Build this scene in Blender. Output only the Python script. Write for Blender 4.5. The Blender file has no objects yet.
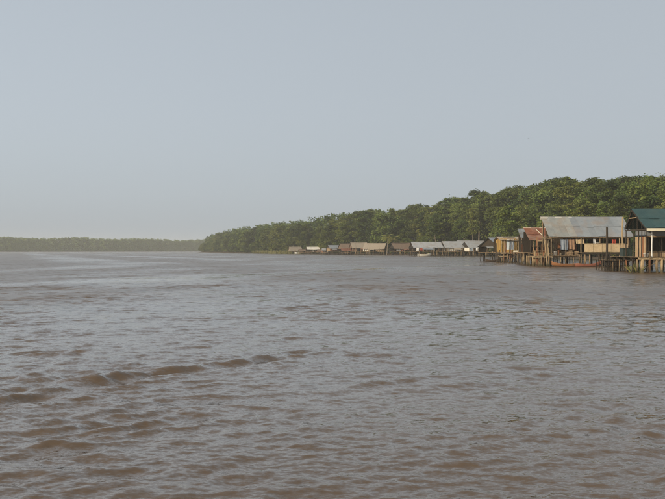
import bpy, math, random
import numpy as np
from mathutils import Vector, Matrix

random.seed(7)
RNG = np.random.default_rng(11)
scene = bpy.context.scene
COL = scene.collection

# ------------------------------------------------------------------ camera
F = 750.0          # focal length in photo pixels (665 wide)
CAM_H = 2.0
HZ = 250.5         # horizon row in the photo
cam = bpy.data.cameras.new('camera')
cam.sensor_width = 36.0
cam.lens = 36.0 * F / 665.0
cam.clip_start = 0.1
cam.clip_end = 9000
camo = bpy.data.objects.new('camera', cam)
COL.objects.link(camo)
camo.location = (0, 0, CAM_H)
camo.rotation_euler = (math.radians(90.0) + math.atan(1.0 / F), 0, 0)
scene.camera = camo

# ------------------------------------------------------------------ sky and sun
SUN_EL = math.radians(24)
SUN_AZ = math.radians(236)      # clockwise from +Y: behind the camera, to the left
w = bpy.data.worlds.new('World')
scene.world = w
w.use_nodes = True
nt = w.node_tree
nt.nodes.clear()
sky = nt.nodes.new('ShaderNodeTexSky')
sky.sky_type = 'NISHITA'
sky.sun_disc = False
sky.sun_elevation = SUN_EL
sky.sun_rotation = -SUN_AZ
sky.air_density = 1.0
sky.dust_density = 4.0
sky.ozone_density = 1.0
hsv = nt.nodes.new('ShaderNodeHueSaturation')
hsv.inputs['Saturation'].default_value = 0.45
mixn = nt.nodes.new('ShaderNodeMix')
mixn.data_type = 'RGBA'
mixn.inputs[0].default_value = 0.62
mixn.inputs[7].default_value = (5.75, 6.45, 7.12, 1)     # even high haze veil
bg = nt.nodes.new('ShaderNodeBackground')
bg.inputs['Strength'].default_value = 0.1
wo = nt.nodes.new('ShaderNodeOutputWorld')
nt.links.new(sky.outputs[0], hsv.inputs['Color'])
nt.links.new(hsv.outputs[0], mixn.inputs[6])
nt.links.new(mixn.outputs[2], bg.inputs['Color'])
nt.links.new(bg.outputs[0], wo.inputs['Surface'])

sl = bpy.data.lights.new('sun', 'SUN')
sl.energy = 4.1
sl.angle = math.radians(0.8)
sl.color = (1.0, 0.84, 0.62)
so = bpy.data.objects.new('sun', sl)
COL.objects.link(so)
sdir = Vector((math.sin(SUN_AZ) * math.cos(SUN_EL), math.cos(SUN_AZ) * math.cos(SUN_EL), math.sin(SUN_EL)))
so.rotation_euler = sdir.to_track_quat('Z', 'Y').to_euler()
so.location = (-40, -40, 60)

vs = scene.view_settings
vs.view_transform = 'Standard'
vs.look = 'None'
vs.exposure = 0.0
vs.gamma = 1.0
scene.render.engine = 'CYCLES'
scene.cycles.use_denoising = True
scene.cycles.denoising_prefilter = 'ACCURATE'
scene.cycles.pixel_filter_type = 'BLACKMAN_HARRIS'
scene.cycles.filter_width = 1.3
scene.cycles.max_bounces = 6
scene.cycles.diffuse_bounces = 3
scene.cycles.glossy_bounces = 3
scene.cycles.transmission_bounces = 3
scene.cycles.transparent_max_bounces = 8
scene.cycles.volume_bounces = 1
scene.cycles.sample_clamp_indirect = 4.0


# ------------------------------------------------------------------ helpers
def PX(px, D):
    """world X of photo column px at depth D"""
    return (px - 332.5) / F * D


def PZ(py, D):
    """world Z of photo row py at depth D"""
    return CAM_H + (HZ - py) / F * D


def tag(o, label=None, cat=None, group=None, kind=None):
    if label: o['label'] = label
    if cat: o['category'] = cat
    if group: o['group'] = group
    if kind: o['kind'] = kind
    return o


def link(name, me, parent=None):
    o = bpy.data.objects.new(name, me)
    COL.objects.link(o)
    if parent is not None:
        o.parent = parent
    return o


def thing(name, label, cat, loc, rz=0.0, group=None):
    o = link(name, None)
    o.empty_display_size = 0.3
    o.location = loc
    o.rotation_euler = (0, 0, rz)
    return tag(o, label, cat, group)


def mesh_np(name, verts, faces, mat=None, smooth=False):
    verts = np.asarray(verts, dtype=np.float32)
    faces = np.asarray(faces, dtype=np.int32)
    me = bpy.data.meshes.new(name)
    n, k = faces.shape
    me.vertices.add(len(verts))
    me.vertices.foreach_set('co', verts.ravel())
    me.loops.add(n * k)
    me.loops.foreach_set('vertex_index', faces.ravel())
    me.polygons.add(n)
    me.polygons.foreach_set('loop_start', np.arange(0, n * k, k, dtype=np.int32))
    me.polygons.foreach_set('loop_total', np.full(n, k, dtype=np.int32))
    me.polygons.foreach_set('use_smooth', np.full(n, smooth, dtype=bool))
    me.update(calc_edges=True)
    if mat is not None:
        me.materials.append(mat)
    return me


class MB:
    """collects polygons for one mesh"""
    def __init__(s):
        s.v, s.f = [], []

    def quad(s, a, b, c, d):
        i = len(s.v); s.v += [tuple(a), tuple(b), tuple(c), tuple(d)]; s.f.append((i, i + 1, i + 2, i + 3))

    def box(s, x0, x1, y0, y1, z0, z1):
        i = len(s.v)
        s.v += [(x0, y0, z0), (x1, y0, z0), (x1, y1, z0), (x0, y1, z0), (x0, y0, z1), (x1, y0, z1), (x1, y1, z1), (x0, y1, z1)]
        s.f += [tuple(i + k for k in q) for q in ((0, 3, 2, 1), (4, 5, 6, 7), (0, 1, 5, 4), (1, 2, 6, 5), (2, 3, 7, 6), (3, 0, 4, 7))]

    def tube(s, pts, rad, n=7, cap=True):
        base = len(s.v)
        pts = [Vector(p) for p in pts]
        for j, p in enumerate(pts):
            a = pts[max(0, j - 1)]; b = pts[min(len(pts) - 1, j + 1)]
            t = (b - a).normalized()
            u = t.cross(Vector((0.31, 0.95, 0.1))).normalized()
            v = t.cross(u)
            for k in range(n):
                an = 2 * math.pi * k / n
                s.v.append(tuple(p + (u * math.cos(an) + v * math.sin(an)) * rad[j]))
        for j in range(len(pts) - 1):
            for k in range(n):
                s.f.append((base + j * n + k, base + j * n + (k + 1) % n, base + (j + 1) * n + (k + 1) % n, base + (j + 1) * n + k))
        if cap:
            s.f.append(tuple(base + k for k in range(n))[::-1])
            s.f.append(tuple(base + (len(pts) - 1) * n + k for k in range(n)))

    def mesh(s, name, mat, smooth=False):
        me = bpy.data.meshes.new(name)
        me.from_pydata(s.v, [], s.f)
        if smooth:
            me.polygons.foreach_set('use_smooth', [True] * len(me.polygons))
        me.materials.append(mat)
        me.update()
        return me

    def build(s, name, mat, parent=None, smooth=False):
        return link(name, s.mesh(name, mat, smooth), parent)


# ------------------------------------------------------------------ materials
def newmat(name):
    m = bpy.data.materials.new(name)
    m.use_nodes = True
    t = m.node_tree
    t.nodes.clear()
    out = t.nodes.new('ShaderNodeOutputMaterial')
    return m, t, out


def N(t, typ, **kw):
    n = t.nodes.new(typ)
    for k, v in kw.items():
        setattr(n, k, v)
    return n


def ramp(t, stops):
    r = N(t, 'ShaderNodeValToRGB')
    e = r.color_ramp.elements
    while len(e) < len(stops):
        e.new(0.5)
    for el, (p, c) in zip(e, stops):
        el.position = p
        el.color = (c[0], c[1], c[2], 1)
    return r


def surface(name, a, b, rough=0.8, scale=(1.0, 1.0, 1.0), noise=3.0, vary=0.25, metal=0.0, stain=None, stain_amt=0.0, bump=0.0, spec=0.3, tide=False):
    """two-tone weathered surface with per-piece variation and optional stain patches"""
    m, t, out = newmat(name)
    p = N(t, 'ShaderNodeBsdfPrincipled')
    p.inputs['Roughness'].default_value = rough
    p.inputs['Metallic'].default_value = metal
    p.inputs['Specular IOR Level'].default_value = spec
    tc = N(t, 'ShaderNodeTexCoord')
    geo = N(t, 'ShaderNodeNewGeometry')
    mp = N(t, 'ShaderNodeMapping')
    mp.inputs['Scale'].default_value = scale
    t.links.new(geo.outputs['Position'], mp.inputs['Vector'])
    nz = N(t, 'ShaderNodeTexNoise')
    nz.inputs['Scale'].default_value = noise
    nz.inputs['Detail'].default_value = 5
    nz.inputs['Roughness'].default_value = 0.65
    t.links.new(mp.outputs[0], nz.inputs['Vector'])
    r = ramp(t, [(0.3, a), (0.7, b)])
    t.links.new(nz.outputs['Fac'], r.inputs['Fac'])
    col = r.outputs['Color']
    if stain is not None:
        n2 = N(t, 'ShaderNodeTexNoise')
        n2.inputs['Scale'].default_value = 0.7
        n2.inputs['Detail'].default_value = 6
        t.links.new(mp.outputs[0], n2.inputs['Vector'])
        rr = ramp(t, [(0.48, (0, 0, 0)), (0.66, (stain_amt,) * 3)])
        t.links.new(n2.outputs['Fac'], rr.inputs['Fac'])
        mx = N(t, 'ShaderNodeMix', data_type='RGBA')
        t.links.new(rr.outputs['Color'], mx.inputs[0])
        t.links.new(col, mx.inputs[6])
        mx.inputs[7].default_value = (*stain, 1)
        col = mx.outputs[2]
    if tide:       # slimy band that the tide leaves on piles
        sx = N(t, 'ShaderNodeSeparateXYZ')
        t.links.new(geo.outputs['Position'], sx.inputs[0])
        wob = N(t, 'ShaderNodeMath', operation='MULTIPLY_ADD')
        wob.inputs[1].default_value = 0.7
        t.links.new(nz.outputs['Fac'], wob.inputs[0])
        t.links.new(sx.outputs['Z'], wob.inputs[2])
        tm = N(t, 'ShaderNodeMapRange')
        tm.inputs['From Min'].default_value = 0.55
        tm.inputs['From Max'].default_value = 1.05
        tm.inputs['To Min'].default_value = 0.85
        tm.inputs['To Max'].default_value = 0.0
        t.links.new(wob.outputs[0], tm.inputs['Value'])
        mt = N(t, 'ShaderNodeMix', data_type='RGBA')
        t.links.new(tm.outputs[0], mt.inputs[0])
        t.links.new(col, mt.inputs[6])
        mt.inputs[7].default_value = (0.035, 0.034, 0.018, 1)
        col = mt.outputs[2]
    oi = N(t, 'ShaderNodeObjectInfo')
    mr = N(t, 'ShaderNodeMapRange')
    mr.inputs['To Min'].default_value = 1 - vary
    mr.inputs['To Max'].default_value = 1 + vary
    t.links.new(oi.outputs['Random'], mr.inputs['Value'])
    vm = N(t, 'ShaderNodeVectorMath', operation='SCALE')
    t.links.new(col, vm.inputs[0])
    t.links.new(mr.outputs[0], vm.inputs['Scale'])
    t.links.new(vm.outputs[0], p.inputs['Base Color'])
    if bump:
        bp = N(t, 'ShaderNodeBump')
        bp.inputs['Strength'].default_value = bump
        bp.inputs['Distance'].default_value = 0.02
        t.links.new(nz.outputs['Fac'], bp.inputs['Height'])
        t.links.new(bp.outputs[0], p.inputs['Normal'])
    t.links.new(p.outputs[0], out.inputs['Surface'])
    return m


M = {}
M['tin'] = surface('tin_sheet', (0.205, 0.230, 0.250), (0.27, 0.290, 0.305), 0.42, (1, 1, 0.4), 1.2, 0.10, 0.2, (0.25, 0.19, 0.14), 0.45)
M['tin_old'] = surface('tin_sheet_weathered', (0.24, 0.25, 0.24), (0.32, 0.325, 0.305), 0.45, (1, 1, 0.4), 1.5, 0.09, 0.25, (0.30, 0.22, 0.15), 0.5)
M['tin_pale'] = surface('tin_sheet_pale', (0.31, 0.315, 0.31), (0.40, 0.40, 0.39), 0.45, (1, 1, 0.4), 1.0, 0.10, 0.15, (0.28, 0.23, 0.18), 0.5)
M['tin_green'] = surface('tin_sheet_green', (0.026, 0.058, 0.062), (0.038, 0.082, 0.084), 0.42, (1, 1, 0.4), 1.2, 0.08, 0.1, (0.05, 0.07, 0.06), 0.4)
M['rust'] = surface('rusted_tin', (0.15, 0.054, 0.030), (0.25, 0.105, 0.058), 0.8, (1, 1, 1), 2.0, 0.18, 0.1, (0.36, 0.30, 0.24), 0.35)
M['thatch'] = surface('thatch', (0.235, 0.195, 0.145), (0.37, 0.31, 0.235), 0.95, (1, 1, 3), 4.0, 0.15, bump=0.5)
M['thatch_dark'] = surface('thatch_dark', (0.11, 0.075, 0.052), (0.21, 0.15, 0.105), 0.95, (1, 1, 3), 4.0, 0.15, bump=0.5)
M['wood'] = surface('weathered_wood', (0.15, 0.105, 0.06), (0.29, 0.205, 0.12), 0.85, (6, 6, 0.8), 2.0, 0.3, bump=0.3, tide=True)
M['wood_pale'] = surface('pale_pole_wood', (0.27, 0.195, 0.11), (0.43, 0.325, 0.19), 0.8, (6, 6, 0.8), 2.0, 0.22, bump=0.3, tide=True)
M['wood_dark'] = surface('dark_wood_and_shade', (0.022, 0.017, 0.012), (0.055, 0.042, 0.028), 0.75, (6, 6, 0.8), 2.0, 0.35, bump=0.3)  # dark timber, and the painted shade of house interiors and open gables
M['wood_red'] = surface('reddish_wood', (0.18, 0.075, 0.035), (0.29, 0.135, 0.065), 0.85, (6, 6, 0.8), 2.0, 0.25, bump=0.3, tide=True)
M['ply'] = surface('plywood_panel', (0.42, 0.31, 0.175), (0.58, 0.45, 0.275), 0.8, (1, 1, 1), 5.0, 0.10, stain=(0.26, 0.18, 0.10), stain_amt=0.45)
M['board_tan'] = surface('tan_wall_board', (0.26, 0.185, 0.11), (0.43, 0.31, 0.19), 0.85, (4, 4, 0.7), 2.0, 0.2)
M['cream'] = surface('cream_paint', (0.62, 0.55, 0.40), (0.74, 0.67, 0.50), 0.6, (1, 1, 1), 3.0, 0.05)
M['white'] = surface('white_paint', (0.66, 0.65, 0.60), (0.78, 0.77, 0.72), 0.6, (1, 1, 1), 3.0, 0.06)
M['white_wall'] = surface('whitewashed_board', (0.58, 0.55, 0.46), (0.72, 0.69, 0.60), 0.8, (3, 3, 0.7), 2.0, 0.08)
M['mustard'] = surface('mustard_paint', (0.33, 0.20, 0.05), (0.44, 0.28, 0.08), 0.75, (3, 3, 0.7), 2.5, 0.15, stain=(0.25, 0.12, 0.03), stain_amt=0.6)
M['orange'] = surface('orange_boat_paint', (0.23, 0.102, 0.042), (0.32, 0.145, 0.060), 0.6, (1, 1, 1), 4.0, 0.05)
M['red'] = surface('red_boat_paint', (0.20, 0.072, 0.045), (0.28, 0.105, 0.062), 0.6, (1, 1, 1), 4.0, 0.05)
M['dark_in'] = surface('dark_boat_wood', (0.05, 0.035, 0.025), (0.10, 0.07, 0.045), 0.8, (1, 1, 1), 4.0, 0.1)
M['tarp'] = surface('grey_blue_tarp', (0.20, 0.24, 0.29), (0.30, 0.34, 0.38), 0.6, (1, 1, 1), 3.0, 0.1)
M['cloth_brown'] = surface('brown_cloth', (0.24, 0.14, 0.085), (0.36, 0.22, 0.135), 0.9, (1, 1, 1), 4.0, 0.1)
M['cloth_red'] = surface('red_cloth', (0.36, 0.06, 0.04), (0.46, 0.10, 0.06), 0.9, (1, 1, 1), 4.0, 0.1)
M['cloth_white'] = surface('white_cloth', (0.66, 0.65, 0.62), (0.78, 0.77, 0.74), 0.9, (1, 1, 1), 4.0, 0.05)
M['tank'] = surface('dark_green_plastic', (0.025, 0.04, 0.035), (0.04, 0.055, 0.05), 0.5, (1, 1, 1), 4.0, 0.05)
M['mud'] = surface('mud_bank', (0.070, 0.050, 0.032), (0.13, 0.095, 0.06), 0.75, (1, 1, 1), 0.6, 0.0, bump=0.6)
M['bark'] = surface('bark', (0.12, 0.095, 0.07), (0.24, 0.20, 0.15), 0.9, (5, 5, 1), 2.0, 0.15, bump=0.4)
M['bird'] = surface('dark_feathers', (0.03, 0.03, 0.03), (0.06, 0.055, 0.05), 0.8, (1, 1, 1), 10.0, 0.0)
M['glass'] = surface('dark_window_glass', (0.02, 0.025, 0.03), (0.03, 0.035, 0.04), 0.1, (1, 1, 1), 2.0, 0.0, spec=0.5)
M['curtain'] = surface('pale_blue_curtain', (0.50, 0.56, 0.60), (0.64, 0.69, 0.71), 0.8, (6, 1, 1), 2.0, 0.05)


def foliage(name, dark, light, yellow, vary=0.28):
    m, t, out = newmat(name)
    at = N(t, 'ShaderNodeAttribute', attribute_name='tint')
    r = ramp(t, [(0.0, dark), (0.6, light), (1.0, yellow)])
    oi = N(t, 'ShaderNodeObjectInfo')
    ad = N(t, 'ShaderNodeMath', operation='MULTIPLY_ADD')
    ad.inputs[1].default_value = 0.72
    ad.inputs[2].default_value = -0.32
    t.links.new(oi.outputs['Random'], ad.inputs[0])
    a2 = N(t, 'ShaderNodeMath', operation='ADD', use_clamp=True)
    t.links.new(ad.outputs[0], a2.inputs[0])
    t.links.new(at.outputs['Fac'], a2.inputs[1])
    t.links.new(a2.outputs[0], r.inputs['Fac'])
    d = N(t, 'ShaderNodeBsdfPrincipled')
    d.inputs['Roughness'].default_value = 0.55
    d.inputs['Specular IOR Level'].default_value = 0.25
    tr = N(t, 'ShaderNodeBsdfTranslucent')
    t.links.new(r.outputs['Color'], d.inputs['Base Color'])
    t.links.new(r.outputs['Color'], tr.inputs['Color'])
    mx = N(t, 'ShaderNodeMixShader')
    mx.inputs[0].default_value = 0.12
    t.links.new(d.outputs[0], mx.inputs[1])
    t.links.new(tr.outputs[0], mx.inputs[2])
    t.links.new(mx.outputs[0], out.inputs['Surface'])
    return m


M['leaf'] = foliage('leaf_green', (0.024, 0.046, 0.008), (0.110, 0.156, 0.028), (0.190, 0.228, 0.048))
M['leaf_olive'] = foliage('leaf_olive', (0.034, 0.054, 0.010), (0.135, 0.166, 0.032), (0.220, 0.230, 0.052))
M['palm_leaf'] = foliage('palm_leaf', (0.07, 0.11, 0.02), (0.14, 0.17, 0.03), (0.23, 0.21, 0.045))
M['reed'] = foliage('reed_green', (0.09, 0.10, 0.03), (0.15, 0.15, 0.045), (0.20, 0.18, 0.06))


def water_material():
    m, t, out = newmat('muddy_river_water')
    p = N(t, 'ShaderNodeBsdfPrincipled')
    p.inputs['IOR'].default_value = 1.40
    p.inputs['Coat Weight'].default_value = 0.52
    p.inputs['Coat IOR'].default_value = 1.42
    p.inputs['Coat Roughness'].default_value = 0.06
    p.inputs['Specular IOR Level'].default_value = 0.5
    p.inputs['Roughness'].default_value = 0.07
    geo = N(t, 'ShaderNodeNewGeometry')
    # silt clouds
    n0 = N(t, 'ShaderNodeTexNoise')
    n0.inputs['Scale'].default_value = 0.08
    n0.inputs['Detail'].default_value = 4
    t.links.new(geo.outputs['Position'], n0.inputs['Vector'])
    r = ramp(t, [(0.3, (0.082, 0.051, 0.025)), (0.7, (0.101, 0.065, 0.032))])
    t.links.new(n0.outputs['Fac'], r.inputs['Fac'])
    t.links.new(r.outputs['Color'], p.inputs['Base Color'])
    # small ripples tilt the surface; their spread of slopes does not depend on distance
    mp = N(t, 'ShaderNodeMapping')
    mp.inputs['Scale'].default_value = (1.0, 2.1, 1.0)
    mp.inputs['Rotation'].default_value = (0, 0, 0.22)
    t.links.new(geo.outputs['Position'], mp.inputs['Vector'])
    prev = geo.outputs['Normal']
    for attr, sc, det, amp in (('ripple', 6.5, 3.0, 1.0), ('ripple', 17.0, 2.0, 1.0), ('far', 1.3, 4.0, 3.0), ('far', 0.16, 6.0, 1.5)):
        at = N(t, 'ShaderNodeAttribute', attribute_name=attr)
        nz = N(t, 'ShaderNodeTexNoise')
        nz.inputs['Scale'].default_value = sc
        nz.inputs['Detail'].default_value = det
        nz.inputs['Roughness'].default_value = 0.6
        t.links.new(mp.outputs[0], nz.inputs['Vector'])
        sub = N(t, 'ShaderNodeVectorMath', operation='SUBTRACT')
        sub.inputs[1].default_value = (0.5, 0.5, 0.5)
        t.links.new(nz.outputs['Color'], sub.inputs[0])
        flat = N(t, 'ShaderNodeVectorMath', operation='MULTIPLY')
        flat.inputs[1].default_value = (0.8 * amp, 1.0 * amp, 0.0)
        t.links.new(sub.outputs[0], flat.inputs[0])
        scl = N(t, 'ShaderNodeVectorMath', operation='SCALE')
        t.links.new(flat.outputs[0], scl.inputs[0])
        if attr == 'far' and sc > 0.5:      # wind patches and streaks
            mp3 = N(t, 'ShaderNodeMapping')
            mp3.inputs['Scale'].default_value = (1.0, 0.42, 1.0)
            mp3.inputs['Rotation'].default_value = (0, 0, -0.5)
            t.links.new(geo.outputs['Position'], mp3.inputs['Vector'])
            n3 = N(t, 'ShaderNodeTexNoise')
            n3.inputs['Scale'].default_value = 0.045
            n3.inputs['Detail'].default_value = 7
            n3.inputs['Roughness'].default_value = 0.72
            t.links.new(mp3.outputs[0], n3.inputs['Vector'])
            m3 = N(t, 'ShaderNodeMapRange')
            m3.inputs['From Min'].default_value = 0.33
            m3.inputs['From Max'].default_value = 0.67
            m3.inputs['To Min'].default_value = 0.4
            m3.inputs['To Max'].default_value = 2.2
            t.links.new(n3.outputs['Fac'], m3.inputs['Value'])
            mm = N(t, 'ShaderNodeMath', operation='MULTIPLY')
            t.links.new(at.outputs['Fac'], mm.inputs[0])
            t.links.new(m3.outputs[0], mm.inputs[1])
            t.links.new(mm.outputs[0], scl.inputs['Scale'])
        else:
            t.links.new(at.outputs['Fac'], scl.inputs['Scale'])
        add = N(t, 'ShaderNodeVectorMath', operation='ADD')
        t.links.new(prev, add.inputs[0])
        t.links.new(scl.outputs[0], add.inputs[1])
        prev = add.outputs[0]
    # waves too far off to resolve act as roughness
    afr = N(t, 'ShaderNodeAttribute', attribute_name='far')
    rr = N(t, 'ShaderNodeMapRange')
    rr.inputs['From Min'].default_value = 0.33
    rr.inputs['From Max'].default_value = 0.60
    rr.inputs['To Min'].default_value = 0.07
    rr.inputs['To Max'].default_value = 0.33
    t.links.new(afr.outputs['Fac'], rr.inputs['Value'])
    t.links.new(rr.outputs[0], p.inputs['Roughness'])
    t.links.new(rr.outputs[0], p.inputs['Coat Roughness'])
    nn = N(t, 'ShaderNodeVectorMath', operation='NORMALIZE')
    t.links.new(prev, nn.inputs[0])
    t.links.new(nn.outputs[0], p.inputs['Normal'])
    t.links.new(nn.outputs[0], p.inputs['Coat Normal'])
    t.links.new(p.outputs[0], out.inputs['Surface'])
    return m


M['water'] = water_material()


# ------------------------------------------------------------------ water: one sheet, world-space waves
def smooth(e0, e1, x):
    t = np.clip((x - e0) / (e1 - e0), 0, 1)
    return t * t * (3 - 2 * t)


def vnoise(x, y, seed, octs=3):
    """cheap smooth pseudo-noise from sines"""
    g = np.random.default_rng(seed)
    s = np.zeros_like(x); a = 1.0; tot = 0
    for o in range(octs):
        for k in range(4):
            th = g.uniform(0, 2 * np.pi); ph = g.uniform(0, 2 * np.pi)
            f = (2 ** o) * g.uniform(0.7, 1.3)
            s += a * np.sin((x * np.cos(th) + y * np.sin(th)) * f + ph)
            tot += a * 0.5
        a *= 0.6
    return s / tot


def build_water():
    fine = np.radians(np.arange(-30, 30.001, 0.12))
    coarse_l = np.radians(np.array([-180, -150, -120, -95, -75, -60, -48, -40, -35, -32.5]))
    ang = np.concatenate([coarse_l, fine, -coarse_l[::-1][:-1]])
    rad = [2.2]
    while rad[-1] < 3300:
        r = rad[-1]
        step = max(0.024, 0.0034 * r) if r < 42 else min(0.143 * (r / 42.0) ** 2.3, r * 0.05)
        rad.append(r + step)
    rad = np.array(rad)
    A, R = np.meshgrid(ang, rad)
    X = R * np.sin(A); Y = R * np.cos(A)
    dr = np.gradient(rad)[:, None] * np.ones_like(A)
    dth = np.gradient(ang)[None, :] * R
    g = np.random.default_rng(5)
    Z = np.zeros_like(X); DX = np.zeros_like(X); DY = np.zeros_like(X)
    # patches of rougher and calmer water
    patch = 0.95 + 0.38 * vnoise(X * 0.22, Y * 0.16, 3)
    patch = np.clip(patch, 0.7, 1.15)
    # waves come in bunches: most of the surface is low, some crests stand out
    bunch = np.clip(0.95 + 0.50 * vnoise(X * 1.5, Y * 1.9, 14, 2) + 0.35 * vnoise(X * 0.6, Y * 0.5, 15, 2), 0.35, 1.8)
    # long slick left by a passing boat
    ax, ay, bx, by = -19.0, 43.0, 8.0, 86.0
    L = math.hypot(bx - ax, by - ay); ux, uy = (bx - ax) / L, (by - ay) / L
    dperp = -(X - ax) * uy + (Y - ay) * ux
    slick = np.exp(-((dperp - 1.2 * np.sin(X * 0.21)) / 2.4) ** 2) * smooth(-70, -20, (X - ax) * ux + (Y - ay) * uy) * (1 - smooth(60, 110, (X - ax) * ux + (Y - ay) * uy))
    calm = 1 - 0.45 * slick
    wk = -(X + 5.6) * 0.742 + (Y - 9.0) * 0.670
    bunch *= 1 + 0.30 * np.exp(-((wk + 0.2) / 0.9) ** 2) * smooth(-2, 1, (X + 5.6) * 0.670 + (Y - 9.0) * 0.742) * (1 - smooth(6.0, 9.0, (X + 5.6) * 0.670 + (Y - 9.0) * 0.742))
    nw = 140
    for i in range(nw):
        lam = math.exp(g.uniform(math.log(0.11), math.log(1.05)))
        th = math.radians(-90 + 14) + g.normal(0, 0.55)
        k = 2 * math.pi / lam
        s = 0.0185 * (1.0 if lam < 0.5 else (0.5 / lam) ** 0.75)
        a = s / k
        kx, ky = k * math.cos(th), k * math.sin(th)
        # drop what the grid cannot carry
        proj = np.maximum(dr, dth * abs(math.cos(th)))
        keep = 1 - smooth(0.22, 0.42, proj / lam)
        ph = kx * X + ky * Y + g.uniform(0, 2 * np.pi)
        am = a * keep * patch * calm * (bunch if lam > 0.3 else 0.8)
        Z += am * np.sin(ph)
        c = am * np.cos(ph) * 0.5
        DX += c * math.cos(th); DY += c * math.sin(th)
    # low swell
    for lam, th, a in ((7.0, -1.2, 0.010), (9.5, -1.75, 0.012), (5.0, -1.45, 0.008)):
        k = 2 * math.pi / lam
        Z += a * np.sin(k * (math.cos(th) * X + math.sin(th) * Y) + lam) * (1 - smooth(40, 90, R))
    # wake of the boat: short steep crests running obliquely
    for (x0, y0, x1, y1, amp, wl, wd) in ((-5.6, 9.0, -0.9, 14.6, 0.042, 0.80, 0.60), (-3.2, 12.0, 0.6, 15.2, 0.024, 0.6, 0.5)):
        l = math.hypot(x1 - x0, y1 - y0); vx, vy = (x1 - x0) / l, (y1 - y0) / l
        s_ = (X - x0) * vx + (Y - y0) * vy
        d_ = -(X - x0) * vy + (Y - y0) * vx + 0.14 * np.sin(s_ * 1.3) + 0.05 * np.sin(s_ * 4.1 + 1)
        env = smooth(-2.0, 0.8, s_) * (1 - smooth(l - 1.0, l + 1.2, s_)) * np.exp(-(d_ / wd) ** 2) * (0.85 + 0.2 * np.sin(s_ * 2.3))
        Z += amp * env * np.cos(2 * math.pi * d_ / wl)
    Z += 1.2 * np.clip(Z, 0, None) ** 2
    X = X + DX; Y = Y + DY
    nr, na = X.shape
    V = np.stack([X, Y, Z], -1).reshape(-1, 3)
    ii = np.arange(nr * na).reshape(nr, na)
    q = np.stack([ii[:-1, :-1], ii[:-1, 1:], ii[1:, 1:], ii[1:, :-1]], -1).reshape(-1, 4)
    q = q[:, ::-1]
    # close the small disc under the viewpoint
    cz = np.array([[0, 0, 0.0]])
    ci = len(V)
    V = np.concatenate([V, cz])
    cen = np.stack([np.full(na - 1, ci), ii[0, 1:], ii[0, :-1], ii[0, :-1]], -1)
    me = mesh_np('water', V, q, M['water'], True)
    # centre fan as real triangles
    import bmesh
    bm = bmesh.new(); bm.from_mesh(me)
    bm.verts.ensure_lookup_table()
    for a_, b_, c_, _ in cen:
        try:
            bm.faces.new((bm.verts[int(a_)], bm.verts[int(c_)], bm.verts[int(b_)]))
        except ValueError:
            pass
    bm.to_mesh(me); bm.free()
    rip = np.clip(0.50 * patch * calm, 0.05, 0.9).reshape(-1)
    far = (0.62 * (0.10 + 0.90 * smooth(6, 45, R)) * calm * np.clip(patch, 0.7, 1.3)).reshape(-1)
    for nm, arr in (('ripple', rip), ('far', far)):
        at = me.attributes.new(nm, 'FLOAT', 'POINT')
        at.data.foreach_set('value', np.concatenate([arr, arr[:1]]).astype(np.float32))
    o = link('river_water', me)
    tag(o, kind='structure')


build_water()

# ------------------------------------------------------------------ banks
FRONT = np.array([(250, 20), (118, 60), (84, 110), (70, 150), (64, 190), (61, 250), (60, 286), (46, 304), (38, 342), (22, 362), (5, 382),
                  (-12, 420), (-30, 462), (-65, 560), (-105, 690), (-142, 802), (-146, 850), (-120, 930), (60, 1150), (250, 1300)], float)
POLY = np.concatenate([FRONT, np.array([(900, 1300), (900, 20)], float)])


def inside(px, py):
    r = np.zeros(px.shape, bool)
    n = len(POLY); j = n - 1
    for i in range(n):
        xi, yi = POLY[i]; xj, yj = POLY[j]
        c = ((yi > py) != (yj > py)) & (px < (xj - xi) * (py - yi) / (yj - yi + 1e-12) + xi)
        r ^= c
        j = i
    return r


def bank_dist(px, py):
    d = np.full(px.shape, 1e9)
    for (x0, y0), (x1, y1) in zip(FRONT[:-1], FRONT[1:]):
        l2 = (x1 - x0) ** 2 + (y1 - y0) ** 2
        t = np.clip(((px - x0) * (x1 - x0) + (py - y0) * (y1 - y0)) / l2, 0, 1)
        d = np.minimum(d, np.hypot(px - x0 - t * (x1 - x0), py - y0 - t * (y1 - y0)))
    return np.where(inside(px, py), d, -d)


def ground_z(px, py):
    d = bank_dist(px, py)
    return np.where(d < 0, 0.35 + d * 0.08, 0.35 + 0.9 * (1 - np.exp(-np.clip(d, 0, None) / 12.0)))


def terrain(name, xs, ys):
    X, Y = np.meshgrid(xs, ys)
    Z = np.maximum(ground_z(X, Y), -1.6) + 0.12 * vnoise(X * 0.5, Y * 0.5, 9)
    V = np.stack([X, Y, Z], -1).reshape(-1, 3)
    nr, na = X.shape
    ii = np.arange(nr * na).reshape(nr, na)
    q = np.stack([ii[:-1, :-1], ii[:-1, 1:], ii[1:, 1:], ii[1:, :-1]], -1).reshape(-1, 4)
    o = link(name, mesh_np(name, V, q, M['mud'], True))
    tag(o, kind='structure')


terrain('river_bank', np.arange(-190, 330, 4.0), np.arange(20, 1250, 4.0))

# far bank across the river
FB = [(-1500, 760), (-900, 960), (-520, 1110), (-380, 1230), (-230, 1420), (-60, 1720), (150, 2100)]


def far_point(s):
    n = len(FB) - 1
    i = min(int(s * n), n - 1); f = s * n - i
    return (FB[i][0] * (1 - f) + FB[i + 1][0] * f, FB[i][1] * (1 - f) + FB[i + 1][1] * f)


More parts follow.
